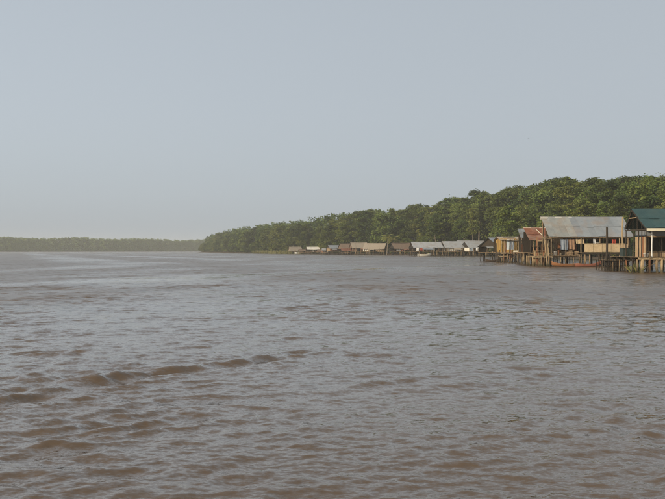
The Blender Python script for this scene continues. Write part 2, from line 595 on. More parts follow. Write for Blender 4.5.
mb = MB()
for i in range(60):
    a = far_point(i / 60); b = far_point((i + 1) / 60)
    mb.quad((a[0], a[1], -0.8), (b[0], b[1], -0.8), (b[0] + 3, b[1] + 8, 0.8), (a[0] + 3, a[1] + 8, 0.8))
    mb.quad((a[0] + 3, a[1] + 8, 0.8), (b[0] + 3, b[1] + 8, 0.8), (b[0] + 60, b[1] + 120, 2.0), (a[0] + 60, a[1] + 120, 2.0))
tag(mb.build('far_river_bank', M['mud'], None, True), kind='structure')


# ------------------------------------------------------------------ foliage
def leaves(cent, size, tint, rng, up=0.35, aspect=0.62):
    """one diamond-shaped leaf cluster per centre"""
    n = len(cent)
    nrm = rng.normal(size=(n, 3)); nrm[:, 2] = np.abs(nrm[:, 2]) + up
    nrm /= np.linalg.norm(nrm, axis=1, keepdims=True)
    t = np.cross(nrm, rng.normal(size=(n, 3)))
    t /= np.linalg.norm(t, axis=1, keepdims=True) + 1e-9
    b = np.cross(nrm, t)
    s = np.asarray(size)[:, None]
    V = np.stack([cent - t * s, cent - b * s * aspect + nrm * s * 0.12, cent + t * s, cent + b * s * aspect + nrm * s * 0.12], 1).reshape(-1, 3)
    Fc = np.arange(n * 4).reshape(n, 4)
    return V, Fc, np.repeat(tint, 4)


def leaf_mesh(name, V, Fc, T, mat):
    me = mesh_np(name, V, Fc, mat, False)
    at = me.attributes.new('tint', 'FLOAT', 'POINT')
    at.data.foreach_set('value', np.asarray(T, dtype=np.float32))
    return me


def clump_cloud(centers, radii, counts, rng, flat=0.72, lsize=(0.15, 0.30)):
    cs, ts = [], []
    for c, r, k in zip(centers, radii, counts):
        d = rng.normal(size=(k, 3)); d /= np.linalg.norm(d, axis=1, keepdims=True)
        rr = r * rng.random(k) ** 0.42
        p = d * rr[:, None] * (1 + 0.22 * np.sin(d[:, :1] * 5 + c[0]) )
        p[:, 2] *= flat
        cs.append(p + np.asarray(c))
        ts.append(np.clip(rng.normal(0.45, 0.15) + rng.normal(0, 0.08, k), 0, 1))
    cs = np.concatenate(cs); ts = np.concatenate(ts)
    sz = rng.uniform(lsize[0], lsize[1], len(cs))
    return cs, sz, ts


def make_tree(kind, seed):
    """returns (trunk mesh, crown mesh), height normalised in metres"""
    g = np.random.default_rng(seed)
    mbt = MB()
    if kind == 'broad':
        H, z0, rx, nc = 20.0, 5.0, 4.6, 58
    elif kind == 'slender':
        H, z0, rx, nc = 21.0, 8.5, 2.9, 40
    elif kind == 'bushy':
        H, z0, rx, nc = 12.0, 0.6, 4.3, 60
    else:
        H, z0, rx, nc = 23.0, 8.0, 4.2, 52
    lean = g.normal(0, 0.5, 2)
    tp = [(0, 0, -0.8)]
    top = H * 0.86
    for i in range(1, 7):
        f = i / 6
        tp.append((lean[0] * f + g.normal(0, 0.16), lean[1] * f + g.normal(0, 0.16), top * f))
    r0 = {'broad': 0.34, 'slender': 0.22, 'bushy': 0.2, 'emergent': 0.36}[kind]
    mbt.tube(tp, [r0 * (1 - 0.8 * i / 6) for i in range(7)], 8)
    cents, rads = [], []
    zc, rz = (z0 + H) / 2, (H - z0) / 2
    for i in range(nc):
        for _ in range(20):
            d = g.normal(size=3); d /= np.linalg.norm(d)
            if kind == 'emergent':
                f = g.random() ** 0.5
            else:
                f = g.random() ** 0.38
            p = np.array([d[0] * rx * f, d[1] * rx * f, zc + d[2] * rz * f])
            wmax = rx
            if kind == 'bushy':
                wmax = rx * (1.05 - 0.45 * (p[2] / H))
            if math.hypot(p[0], p[1]) <= wmax:
                break
        if kind == 'emergent':
            p[2] += g.normal(0, 0.3)
        p[:2] += lean * p[2] / H
        cents.append(p)
        rads.append({'broad': g.uniform(0.95, 1.75), 'slender': g.uniform(0.7, 1.3), 'bushy': g.uniform(0.9, 1.6), 'emergent': g.uniform(0.7, 1.25)}[kind])
    # limbs
    idx = g.permutation(nc)[:16]
    for j in idx:
        p = cents[j]
        zb = max(min(p[2] - g.uniform(1.2, 3.0), top * 0.97), top * 0.15)
        f = zb / top
        s = np.array([lean[0] * f, lean[1] * f, zb])
        m = (s + p) / 2 + np.array([0, 0, -0.25])
        mbt.tube([s, m, p], [r0 * 0.36 * (1.1 - f * 0.7), r0 * 0.24 * (1.1 - f * 0.7), 0.02], 5, False)
    for _ in range(3):      # bare twigs reaching out of the crown
        p = cents[int(g.integers(nc))]; q = p + g.normal(size=3) * 1.0; q[2] = p[2] + g.uniform(0.8, 1.8)
        mbt.tube([p, q], [0.05, 0.015], 4, False)
    cnt = [int(205 * r * r) + 35 for r in rads]
    fl = 0.6 if kind == 'emergent' else 0.72
    cs, sz, ts = clump_cloud(cents, rads, cnt, g, fl)
    # stray sprays between the clumps
    k = 500
    d = g.normal(size=(k, 3)); d /= np.linalg.norm(d, axis=1, keepdims=True)
    sp = d * np.array([rx, rx, rz]) * (g.random((k, 1)) ** 0.35) * 1.04 + np.array([0, 0, zc])
    sp[:, :2] += lean[None] * sp[:, 2:3] / H
    cs = np.concatenate([cs, sp]); sz = np.concatenate([sz, g.uniform(0.15, 0.3, k)]); ts = np.concatenate([ts, g.uniform(0.2, 0.6, k)])
    cs[:, 2] = np.maximum(cs[:, 2], 0.2)
    V, Fc, T = leaves(cs, sz, ts, g)
    mat = M['leaf_olive'] if seed % 2 else M['leaf']
    return mbt.mesh('trunk', M['bark'], True), leaf_mesh('crown', V, Fc, T, mat), H


TREES = {}
for kd, seeds in (('broad', (21, 22, 23)), ('slender', (31, 32)), ('bushy', (41, 42)), ('emergent', (51, 52))):
    TREES[kd] = [make_tree(kd, s) for s in seeds]


# skyline of the forest, photo column -> row of the tree tops
SKY_PX = [150, 200, 206, 213, 235, 250, 275, 300, 340, 400, 430, 450, 480, 495, 520, 545, 575, 600, 640, 665, 800]
SKY_PY = [246, 243, 238, 234, 228, 225, 221, 217, 212, 206, 202, 197, 190, 187, 182, 177, 176, 174, 172, 173, 172]


def top_height(x, y):
    px = 332.5 + F * x / y
    row = float(np.interp(px, SKY_PX, SKY_PY))
    return CAM_H + (HZ - row) / F * y


# the landmark each tree stands behind, by direction from the landing
SECTORS = [(628, 'behind the green-roofed stilt house'), (588, 'behind the plywood wall end of the big grey roof'), (545, 'behind the open gable end of the big grey roof'),
           (520, 'behind the rust-red shed'), (495, 'behind the mustard yellow house'), (464, 'behind the open-fronted grey-roofed hut'),
           (441, 'behind the middle grey-roofed hut'), (410, 'behind the cream-walled grey-roofed hut'), (387, 'behind the brown-roofed hut with white wall patch'),
           (350, 'behind the tan thatched huts'), (327, 'behind the dark thatched hut and small tin hut'), (304, 'behind the white sagging shelter'),
           (284, 'behind the last thatched hut'), (250, 'on the wooded point behind the reeds'), (222, 'on the wooded point past the reeds'), (-999, 'at the tip of the wooded point')]
LOOK = {
    'broad': 'broad leafy forest tree',
    'slender': 'slender narrow-crowned forest tree',
    'bushy': 'low bushy mangrove',
    'emergent': 'tall open-crowned tree',
}


def place_tree(kind, x, y, h, sec, g):
    tm, cm, H = TREES[kind][int(g.integers(len(TREES[kind])))]
    z = float(ground_z(np.array([x]), np.array([y]))[0]) - 0.05
    c = 332.5 + F * x / y
    where = next(wd for lim, wd in SECTORS if c >= lim)
    lab = LOOK[kind] + ' ' + where
    o = thing('mangrove_tree' if kind == 'bushy' else 'forest_tree', lab, 'tree', (x, y, z), float(g.uniform(0, 6.28)), LOOK[kind].split()[0] + ' trees ' + where)
    s = h / H
    wv = g.uniform(1.0, 1.34)
    o.scale = (s * wv, s * wv, s) if kind != 'bushy' else (max(s, 0.6) * wv, max(s, 0.6) * wv, s)
    link('trunk', tm, o); link('crown', cm, o)


def forest():
    g = np.random.default_rng(77)
    pts = []
    sp = 6.4
    for gx in np.arange(-160, 200, sp):
        for gy in np.arange(120, 900, sp):
            pts.append((gx + g.uniform(-2.4, 2.4), gy + g.uniform(-2.4, 2.4)))
    P = np.array(pts)
    d = bank_dist(P[:, 0], P[:, 1])
    px = 332.5 + F * P[:, 0] / P[:, 1]
    items, back = [], []
    for (x, y), dd, c in zip(P, d, px):
        if dd < 1.0 or c < 188 or c > 745:
            continue
        if y < 283 and x > 40:
            sec, dep, bdep = 'near', 26, 75
        elif y < 395:
            sec, dep, bdep = 'mid', 20, 60
        else:
            sec, dep, bdep = 'far', 9.5, 34
        if dd <= dep:
            items.append((x, y, dd, sec))
        elif dd <= bdep:
            back.append((x, y, dd))
    # front fringe of low mangroves
    acc = 0.0
    for (x0, y0), (x1, y1) in zip(FRONT[:-1], FRONT[1:]):
        l = math.hypot(x1 - x0, y1 - y0); s = 0.0
        while s < l:
            nxx, nyy = (y1 - y0) / l, -(x1 - x0) / l
            x = x0 + (x1 - x0) * s / l + g.uniform(-1, 1) + nxx * 2.5; y = y0 + (y1 - y0) * s / l + g.uniform(-1, 1) + nyy * 2.5
            c = 332.5 + F * x / y
            if 195 < c < 720 and 140 < y < 815:
                sec = 'near' if (y < 283 and x > 40) else ('mid' if y < 395 else 'far')
                items.append((x, y, -1.0, sec))
            s += 6.5 if y0 < 395 else 11.0
    cap = {'near': 105, 'mid': 90, 'far': 115}
    for sec in ('near', 'mid', 'far'):
        it = sorted([i for i in items if i[3] == sec], key=lambda i: i[2])
        for n, (x, y, dd, _) in enumerate(it):
            if n >= cap[sec]:
                back.append((x, y, dd)); continue
            top = top_height(x, y)
            if dd < 0:
                kind, h = 'bushy', min(g.uniform(5.0, 9.5), top * 0.7)
            elif dd < 5:
                kind = 'bushy' if g.random() < 0.45 else ('slender' if g.random() < 0.4 else 'broad')
                h = top * g.uniform(0.55, 0.82)
            else:
                r = g.random()
                kind = 'emergent' if r < 0.16 else ('slender' if r < 0.36 else 'broad')
                h = top * (g.uniform(0.93, 1.03) if kind == 'emergent' else g.uniform(0.82, 0.98))
            place_tree(kind, x, y, max(4.0, min(h, 25.0)), sec, g)
    for c, y in ((507, 206), (436, 300), (473, 290), (371, 372), (362, 376)):
        x = (c - 332.5) / F * y
        place_tree('slender', x, y, min(top_height(x, y), 24) * 0.8, 'near' if c > 490 else 'mid', g)
    # the wood further back, seen only as a mass between and over the front trees
    cs, rs, ns = [], [], []
    for x, y, dd in back:
        top = min(top_height(x, y), 26) * g.uniform(0.78, 0.97)
        z0 = float(ground_z(np.array([x]), np.array([y]))[0])
        k = 12 if y < 420 else 8
        for _ in range(k):
            zz = z0 + top * g.uniform(0.03, 0.93) ** 0.85
            cs.append((x + g.normal(0, 1.9), y + g.normal(0, 1.9), min(zz, z0 + top - 0.9)))
            rs.append(g.uniform(1.5, 2.3)); ns.append(52 if y < 420 else 30)
    c, s, t = clump_cloud(cs, rs, ns, g, 0.8, (0.42, 0.75))
    V, Fc, T = leaves(c, s, t, g)
    o = link('back_forest', leaf_mesh('back_forest', V, Fc, T, M['leaf']))
    tag(o, 'dense green forest mass rising behind the front trees of the river bank', 'forest', kind='stuff')
    print('trees', {s: min(cap[s], len([i for i in items if i[3] == s])) for s in cap}, {s: len([i for i in items if i[3] == s]) for s in cap}, 'back', len(back), 'quads', len(Fc))


forest()


def far_forest():
    g = np.random.default_rng(99)
    cs, rs, ns = [], [], []
    for s in np.arange(0.08, 0.95, 0.0026):
        x, y = far_point(s)
        for row in range(4):
            xx = x + g.normal(0, 3) + row * 5; yy = y + 9 + row * 9 + g.normal(0, 2)
            top = 24.5 * (0.93 + 0.05 * math.sin(s * 60) + g.uniform(-0.035, 0.035)) if row else g.uniform(12, 19)
            for q in range(9):
                cs.append((xx + g.normal(0, 2.4), yy + g.normal(0, 2), max(1.2, (q + g.uniform(0, 1)) / 9 * 0.9 * top)))
                rs.append(g.uniform(2.4, 3.6)); ns.append(40)
    c, s, t = clump_cloud(cs, rs, ns, g, 0.8, (0.7, 1.2))
    t = 0.42 + (t - 0.42) * 0.5
    c[:, 2] = np.maximum(c[:, 2], 0.3)
    V, Fc, T = leaves(c, s, t, g)
    o = link('far_forest', leaf_mesh('far_forest', V, Fc, T, M['leaf']))
    tag(o, 'hazy green line of forest along the opposite bank of the river', 'forest', kind='stuff')


far_forest()


def reeds():
    g = np.random.default_rng(5)
    cs, T = [], []
    V, Fc = [], []
    for (x0, y0), (x1, y1) in (((-14, 416), (-32, 462)), ((-32, 462), (-50, 512))):
        for _ in range(700):
            f = g.random(); x = x0 + (x1 - x0) * f + g.normal(-3.0, 1.3); y = y0 + (y1 - y0) * f + g.normal(-4.0, 1.6)
            h = g.uniform(0.9, 2.4); a = g.uniform(0, 6.28); wv = 0.16
            z = -0.15
            dx, dy = math.cos(a) * wv, math.sin(a) * wv
            lx, ly = g.normal(0, 0.3, 2)
            i = len(V)
            V += [(x - dx, y - dy, z), (x + dx, y + dy, z), (x + dx * 0.2 + lx, y + dy * 0.2 + ly, z + h), (x - dx * 0.2 + lx, y - dy * 0.2 + ly, z + h)]
            Fc.append((i, i + 1, i + 2, i + 3)); T += [g.uniform(0.2, 0.9)] * 4
    o = link('reed_bed', leaf_mesh('reed_bed', V, Fc, T, M['reed']))
    tag(o, 'pale green reeds at the water edge of the wooded point', 'reeds', kind='stuff')


reeds()

# ------------------------------------------------------------------ building pieces (shared unit meshes)
CACHE = {}


def unit(shape, mat):
    key = (shape, mat)
    if key in CACHE:
        return CACHE[key]
    mb = MB()
    if shape == 'board':
        mb.box(-0.5, 0.5, -0.5, 0.5, -0.5, 0.5)
        me = mb.mesh('board', M[mat])
    elif shape.startswith('pole'):
        g = random.Random(int(shape[4:]) + 3)
        pts = [(g.uniform(-0.35, 0.35) * (0 < i < 4), g.uniform(-0.35, 0.35) * (0 < i < 4), i / 4) for i in range(5)]
        n = 7
        for i, p in enumerate(pts):
            r = 1.0 - 0.14 * i / 4 + g.uniform(-0.06, 0.06)
            for k in range(n):
                a = 2 * math.pi * k / n
                mb.v.append((p[0] + r * math.cos(a), p[1] + r * math.sin(a), p[2]))
        for i in range(4):
            for k in range(n):
                mb.f.append((i * n + k, i * n + (k + 1) % n, (i + 1) * n + (k + 1) % n, (i + 1) * n + k))
        mb.f.append(tuple(range(4 * n, 5 * n)))
        me = mb.mesh('pole', M[mat], False)
    elif shape == 'sheet':       # corrugated, x 0..1 wide, y 0..1 down the slope, z unit relief
        nw = 12
        for i in range(nw * 2 + 1):
            z = 0.5 if i % 2 else -0.5
            mb.v += [(i / (nw * 2), 0, z), (i / (nw * 2), 1, z)]
        for i in range(nw * 2):
            mb.f.append((2 * i, 2 * i + 1, 2 * i + 3, 2 * i + 2))
        me = mb.mesh('sheet', M[mat])
    CACHE[key] = me
    return me


def board(parent, name, mat, c, size, rot=(0, 0, 0)):
    o = link(name, unit('board', mat), parent)
    o.location = c; o.scale = size; o.rotation_euler = rot
    return o


def pole(parent, name, mat, a, b, r):
    """round pole from a (bottom) to b (top)"""
    a, b = Vector(a), Vector(b)
    o = link(name, unit('pole%d' % random.randrange(5), mat), parent)
    d = b - a
    q = d.to_track_quat('Z', 'Y') @ Matrix.Rotation(random.uniform(0, 6.28), 3, 'Z').to_quaternion()
    o.location = a
    o.rotation_mode = 'QUATERNION'
    o.rotation_quaternion = q
    o.scale = (r, r, d.length)
    return o


def roof_sheet(parent, mat, x0, x1, ytop, ztop, ybot, zbot, relief=0.03, lift=0.0):
    """two overlapping corrugated sheets, one course above the other, on a slope"""
    ey0 = Vector((0, ybot - ytop, zbot - ztop)); L0 = ey0.length; ey0 = ey0 / L0
    cut = 0.5 + random.uniform(-0.03, 0.03)
    for a, b, up in ((cut - 0.03, 1.0, 0.0), (0.0, cut + 0.03, 0.032)):
        o = link('roof_sheet', unit('sheet', mat), parent)
        an = random.uniform(-0.006, 0.006)
        ex = Vector((1, 0, 0)) + ey0 * an
        ex.normalize()
        ey = (ey0 - Vector((1, 0, 0)) * an).normalized()
        ez = ex.cross(ey)
        if ez.z < 0:
            ez = -ez
        m = Matrix((ex * (x1 - x0), ey * (L0 * (b - a)), ez * relief)).transposed().to_4x4()
        m.translation = Vector((x0, ytop, ztop)) + ey0 * (L0 * a) + ez * (lift + up + random.uniform(0, 0.012))
        o.matrix_local = m


def cloth(name, mat, label, cat, x0, x1, y, z0, z1, group=None, sag=0.06):
    """hanging cloth with folds, real thickness"""
    mb = MB()
    n, mrow = 14, 5
    g = random.Random(int((x0 + y + z1) * 100))
    ph = g.uniform(0, 6)
    for side in (0, 1):
        for j in range(mrow + 1):
            for i in range(n + 1):
                u, v = i / n, j / mrow
                yy = y + 0.05 * math.sin(u * 13 + ph) * (0.4 + v) + side * 0.015
                zz = z1 - (z1 - z0) * v - sag * math.sin(u * math.pi) * (1 - v * 0.4) + 0.03 * v * math.sin(u * 7 + ph)
                xx = x0 + (x1 - x0) * (u + 0.03 * math.sin(v * 3 + ph))
                mb.v.append((xx, yy, zz))
    k = (n + 1) * (mrow + 1)
    for j in range(mrow):
        for i in range(n):
            a = j * (n + 1) + i
            mb.f.append((a, a + n + 1, a + n + 2, a + 1))
            mb.f.append((k + a, k + a + 1, k + a + n + 2, k + a + n + 1))
    o = mb.build(name, M[mat], None, True)
    return tag(o, label, cat, group)


def jit(s):
    return random.uniform(-s, s)


# ------------------------------------------------------------------ green-roofed house on the right
def green_house():
    ox, oy = 33.0, 71.0
    t = thing('stilt_house', 'stilt house with dark green metal roof, cream fascia and board deck', 'house', (ox, oy, 0))
    X0, X1 = 28.4 - ox, 40.0 - ox
    yr, ye, yb = 71.2 - oy, 68.0 - oy, 72.9 - oy
    zr, ze = 5.94, 4.13
    n = 13
    wv = (X1 - X0) / n
    for i in range(n):
        x = X0 + i * wv
        roof_sheet(t, 'tin_green', x - 0.03, x + wv + 0.03, yr, zr, ye - 0.12, ze - 0.07 + jit(0.02), 0.03, 0.012 * (i % 2))
        roof_sheet(t, 'tin_green', x - 0.03, x + wv + 0.03, yr, zr, yb + 0.12, ze - 0.07 + jit(0.02), 0.03, 0.012 * (i % 2))
    mb = MB()
    mb.quad((X0 - 0.05, yr - 0.22, zr - 0.09), (X1, yr - 0.22, zr - 0.09), (X1, yr, zr + 0.05), (X0 - 0.05, yr, zr + 0.05))
    mb.quad((X0 - 0.05, yr, zr + 0.05), (X1, yr, zr + 0.05), (X1, yr + 0.22, zr - 0.09), (X0 - 0.05, yr + 0.22, zr - 0.09))
    mb.build('ridge_cap', M['tin_green'], t)
    board(t, 'fascia', 'cream', ((X0 + X1) / 2 + 0.05, ye - 0.10, ze - 0.23), (X1 - X0, 0.035, 0.22))
    # gable: barge boards, collar tie, rafters
    sl = math.atan2(zr - ze, yr - ye); L = math.hypot(zr - ze, yr - ye)
    board(t, 'barge_board', 'wood_dark', (X0 + 0.02, (yr + ye) / 2, (zr + ze) / 2 - 0.13), (0.04, L, 0.16), (sl, 0, 0))
    sb = math.atan2(zr - ze, yb - yr); Lb = math.hypot(zr - ze, yb - yr)
    board(t, 'barge_board', 'wood_dark', (X0 + 0.02, (yr + yb) / 2, (zr + ze) / 2 - 0.13), (0.04, Lb, 0.16), (-sb, 0, 0))
    board(t, 'collar_tie', 'wood_pale', (X0 + 0.06, yr - 0.35, 5.08), (0.08, 2.3, 0.09))
    for k in range(7):
        x = X0 + 0.3 + k * 1.8
        board(t, 'rafter', 'wood_dark', (x, (yr + ye) / 2, (zr + ze) / 2 - 0.12), (0.08, L, 0.12), (sl, 0, 0))
        board(t, 'rafter', 'wood_dark', (x, (yr + yb) / 2, (zr + ze) / 2 - 0.12), (0.08, Lb, 0.12), (-sb, 0, 0))
    # king post and hangers in the open gable
    for y in (yr - 2.0, yr - 1.0, yr):
        h = zr - 0.25 - (zr - ze) * abs(y - yr) / (yr - ye)
        board(t, 'hanger', 'wood_dark', (X0 + 0.12, y, (3.95 + h) / 2), (0.05, 0.06, h - 3.95))
    board(t, 'tie_beam', 'wood_dark', (X0 + 0.10, (ye + yb) / 2, 3.93), (0.09, yb - ye, 0.11))
    board(t, 'attic_floor', 'wood_dark', ((X0 + X1) / 2 + 0.5, (ye + yb) / 2, 3.87), (X1 - X0 - 1.2, yb - ye - 0.3, 0.03))
    # inner room: left wall, front wall, grey cladding above
    xl, yf = 29.5 - ox, 70.7 - oy
    for k in range(6):
        y = yf + 0.2 + k * 0.39
        board(t, 'wall_board', 'board_tan' if k not in (1, 6) else 'wood_red', (xl + jit(0.012), y, 2.38), (0.035, 0.355, 1.92))
    board(t, 'wall_cladding', 'tin', (xl - 0.03, yf + 1.1, 3.62), (0.03, 2.2, 0.46))
    board(t, 'wall_cladding', 'tin', ((xl + X1) / 2 - 0.03, yf - 0.02, 3.62), (X1 - xl, 0.03, 0.46))
    board(t, 'beam', 'board_tan', ((xl + X1) / 2, yf - 0.03, 3.31), (X1 - xl, 0.10, 0.13))
    board(t, 'wall_board', 'board_tan', (xl + 0.08, yf - 0.02, 2.3), (0.2, 0.035, 1.8))
    for k in range(8):      # low wall under the openings
        board(t, 'wall_board', 'board_tan' if k % 3 else 'wood', (xl + 0.9 + k * 1.25, yf + jit(0.01), 1.66), (1.2, 0.035, 0.46))
        board(t, 'window_post', 'wood_dark', (xl + 0.3 + k * 1.25, yf, 2.55), (0.08, 0.08, 1.35))
    board(t, 'window_sill', 'wood', ((xl + X1) / 2, yf - 0.06, 1.92), (X1 - xl, 0.14, 0.06))
    for k in range(5):
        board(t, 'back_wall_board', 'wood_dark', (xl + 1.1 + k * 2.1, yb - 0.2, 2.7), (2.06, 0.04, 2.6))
    # veranda posts along the gable side and front
    for px, y in ((627, 72.9), (633, 71.0), (637.5, 69.9), (641.2, 69.2), (646, 68.25)):
        pole(t, 'veranda_post', 'wood_dark', (X0 + 0.12, y - oy, 1.42), (X0 + 0.12 + jit(0.03), y - oy, 4.0), 0.055)
    pole(t, 'white_post', 'white', (29.38 - ox, 69.0 - oy, 1.42), (29.38 - ox, 69.0 - oy, 3.75), 0.055)
    for x in (32.6, 35.9, 39.2):
        pole(t, 'veranda_post', 'wood', (x - ox, 68.25 - oy, 1.42), (x - ox, 68.25 - oy, 3.95), 0.06)
    # deck
    xa, xb = 27.7 - ox, 40.0 - ox
    nb = 56
    for i in range(nb):
        x = xa + (i + 0.5) * (xb - xa) / nb
        board(t, 'deck_board', 'wood' if i % 4 else 'wood_pale', (x, 71.3 - oy + jit(0.05), 1.385 + jit(0.008)), (0.205, 7.0, 0.04))
    for y in (67.95, 69.7, 71.5, 73.3, 74.7):
        board(t, 'deck_beam', 'wood_pale' if y < 68 else 'wood_dark', ((xa + xb) / 2, y - oy, 1.27), (xb - xa, 0.12, 0.17))
    # stilts
    fx = [(632.5, 'wood_dark', .07), (637, 'wood', .075), (642.3, 'wood_pale', .17), (649.5, 'wood_red', .10), (656.8, 'wood', .12), (661.8, 'wood_pale', .12), (669, 'wood', .11), (677, 'wood_pale', .12), (686, 'wood', .11)]
    for px, m_, r in fx:
        x = PX(px, 68.0)
        pole(t, 'stilt', m_, (x - ox + jit(0.1), 67.95 - oy, -1.6), (x - ox, 67.97 - oy, 1.2), r)
    for y in (69.8, 71.6, 73.4, 74.8):
        for k in range(10):
            x = 28.0 + k * 1.3 + jit(0.25)
            pole(t, 'stilt', random.choice(('wood', 'wood_dark', 'wood_dark', 'wood_red')), (x - ox + jit(0.12), y - oy, -1.6), (x - ox, y - oy, 1.2), random.uniform(0.06, 0.1))
    pole(t, 'brace', 'wood', (28.0 - ox, 68.1 - oy, 0.1), (29.9 - ox, 68.1 - oy, 1.2), 0.045)
    # leaning sheet / white basin seen on the deck
    return t


green_house()

# deck goods and jetty of the green-roofed house
mb = MB()
def lathe(mb, prof, n=14, cx=0, cy=0):
    b = len(mb.v)
    for r, z in prof:
        for k in range(n):
            a = 2 * math.pi * k / n
            mb.v.append((cx + r * math.cos(a), cy + r * math.sin(a), z))
    for j in range(len(prof) - 1):
        for k in range(n):
            mb.f.append((b + j * n + k, b + j * n + (k + 1) % n, b + (j + 1) * n + (k + 1) % n, b + (j + 1) * n + k))


def basin(loc, r, h, mat, label, cat, name='wash_basin'):
    mb = MB()
    lathe(mb, [(0.0, 0.0), (r * 0.72, 0.0), (r, h), (r * 1.08, h), (r * 1.08, h - 0.02), (r * 0.97, h - 0.02), (r * 0.70, 0.03), (0.0, 0.03)])
    o = mb.build(name, M[mat], None, True)
    o.location = loc
    return tag(o, label, cat)


basin((PX(646, 68.6), 68.6, 1.415), 0.24, 0.30, 'white', 'white basin standing on the deck of the green-roofed house', 'basin')


def jetty():
    t = thing('jetty', 'low dark jetty of close-set stakes beside the green-roofed house', 'jetty', (28.0, 74.5, 0))
    ox, oy = 28.0, 74.5
    for i in range(13):
        x = PX(604.5, 73.2) + i * 0.19
        pole(t, 'stake', 'wood_dark', (x - ox + jit(0.05), 73.1 - oy + jit(0.08), -1.4), (x - ox + jit(0.05), 73.1 - oy + jit(0.05), 1.15 + jit(0.22)), random.uniform(0.05, 0.085))
    for i in range(9):
        x = PX(605, 74.5) + i * 0.28
        for y in (75.2, 77.0):
            pole(t, 'stake', 'wood_dark', (x - ox, y - oy, -1.4), (x - ox + jit(0.06), y - oy, 1.05 + jit(0.1)), random.uniform(0.05, 0.08))
    for i in range(18):
        board(t, 'deck_board', 'wood_dark' if i % 3 else 'wood', (0.35, 73.2 - oy + i * 0.23, 1.07 + jit(0.01)), (2.6, 0.2, 0.04))
    for z in (0.55, 0.95):
        pole(t, 'rail', 'wood_dark', (PX(604, 73.2) - ox, 73.0 - oy, z + jit(0.05)), (PX(629, 73.2) - ox, 73.02 - oy, z), 0.045)
    for i, x in enumerate((27.3, 27.9, 28.6)):   # pale tips
        pole(t, 'stake', 'wood', (x - ox, 72.95 - oy, -1.2), (x - ox + jit(0.05), 72.95 - oy, 0.9 + 0.2 * i), 0.05)
    return t


jetty()


def single_pole(name, label, mat, px, D, ytop, r, lean=0.0):
    x = PX(px, D)
    t = thing(name, label, 'post', (x, D, 0))
    pole(t, 'shaft', mat, (0, 0, -1.5), (lean, 0, PZ(ytop, D)), r)
    mb = MB(); lathe(mb, [(r * 1.12, 0.9), (r * 1.16, 0.94), (r * 1.16, 1.0), (r * 1.1, 1.04)])
    mb.build('rope_band', M['wood_dark'], t)
    return t


single_pole('mooring_post', 'tall dark mooring post standing before the plywood wall', 'wood_dark', 607.2, 76.0, 227.0, 0.115, -0.03)
single_pole('mooring_post', 'tall pale post between the big grey roof and the green roof', 'wood_pale', 622.3, 76.5, 217.0, 0.095, 0.05)

t = thing('water_tank', 'dark green square tank on the jetty beside the tall pale post', 'tank', (PX(626, 75.6), 75.6, 1.09))
mb = MB(); mb.box(-0.45, 0.45, -0.4, 0.4, 0, 1.12); mb.build('body', M['tank'], t)
mb = MB(); mb.box(-0.48, 0.48, -0.43, 0.43, 1.122, 1.18); mb.build('lid', M['tank'], t)
for x in (-0.3, 0.0, 0.3):
    board(t, 'rib', 'tank', (x, -0.415, 0.55), (0.05, 0.028, 1.0))


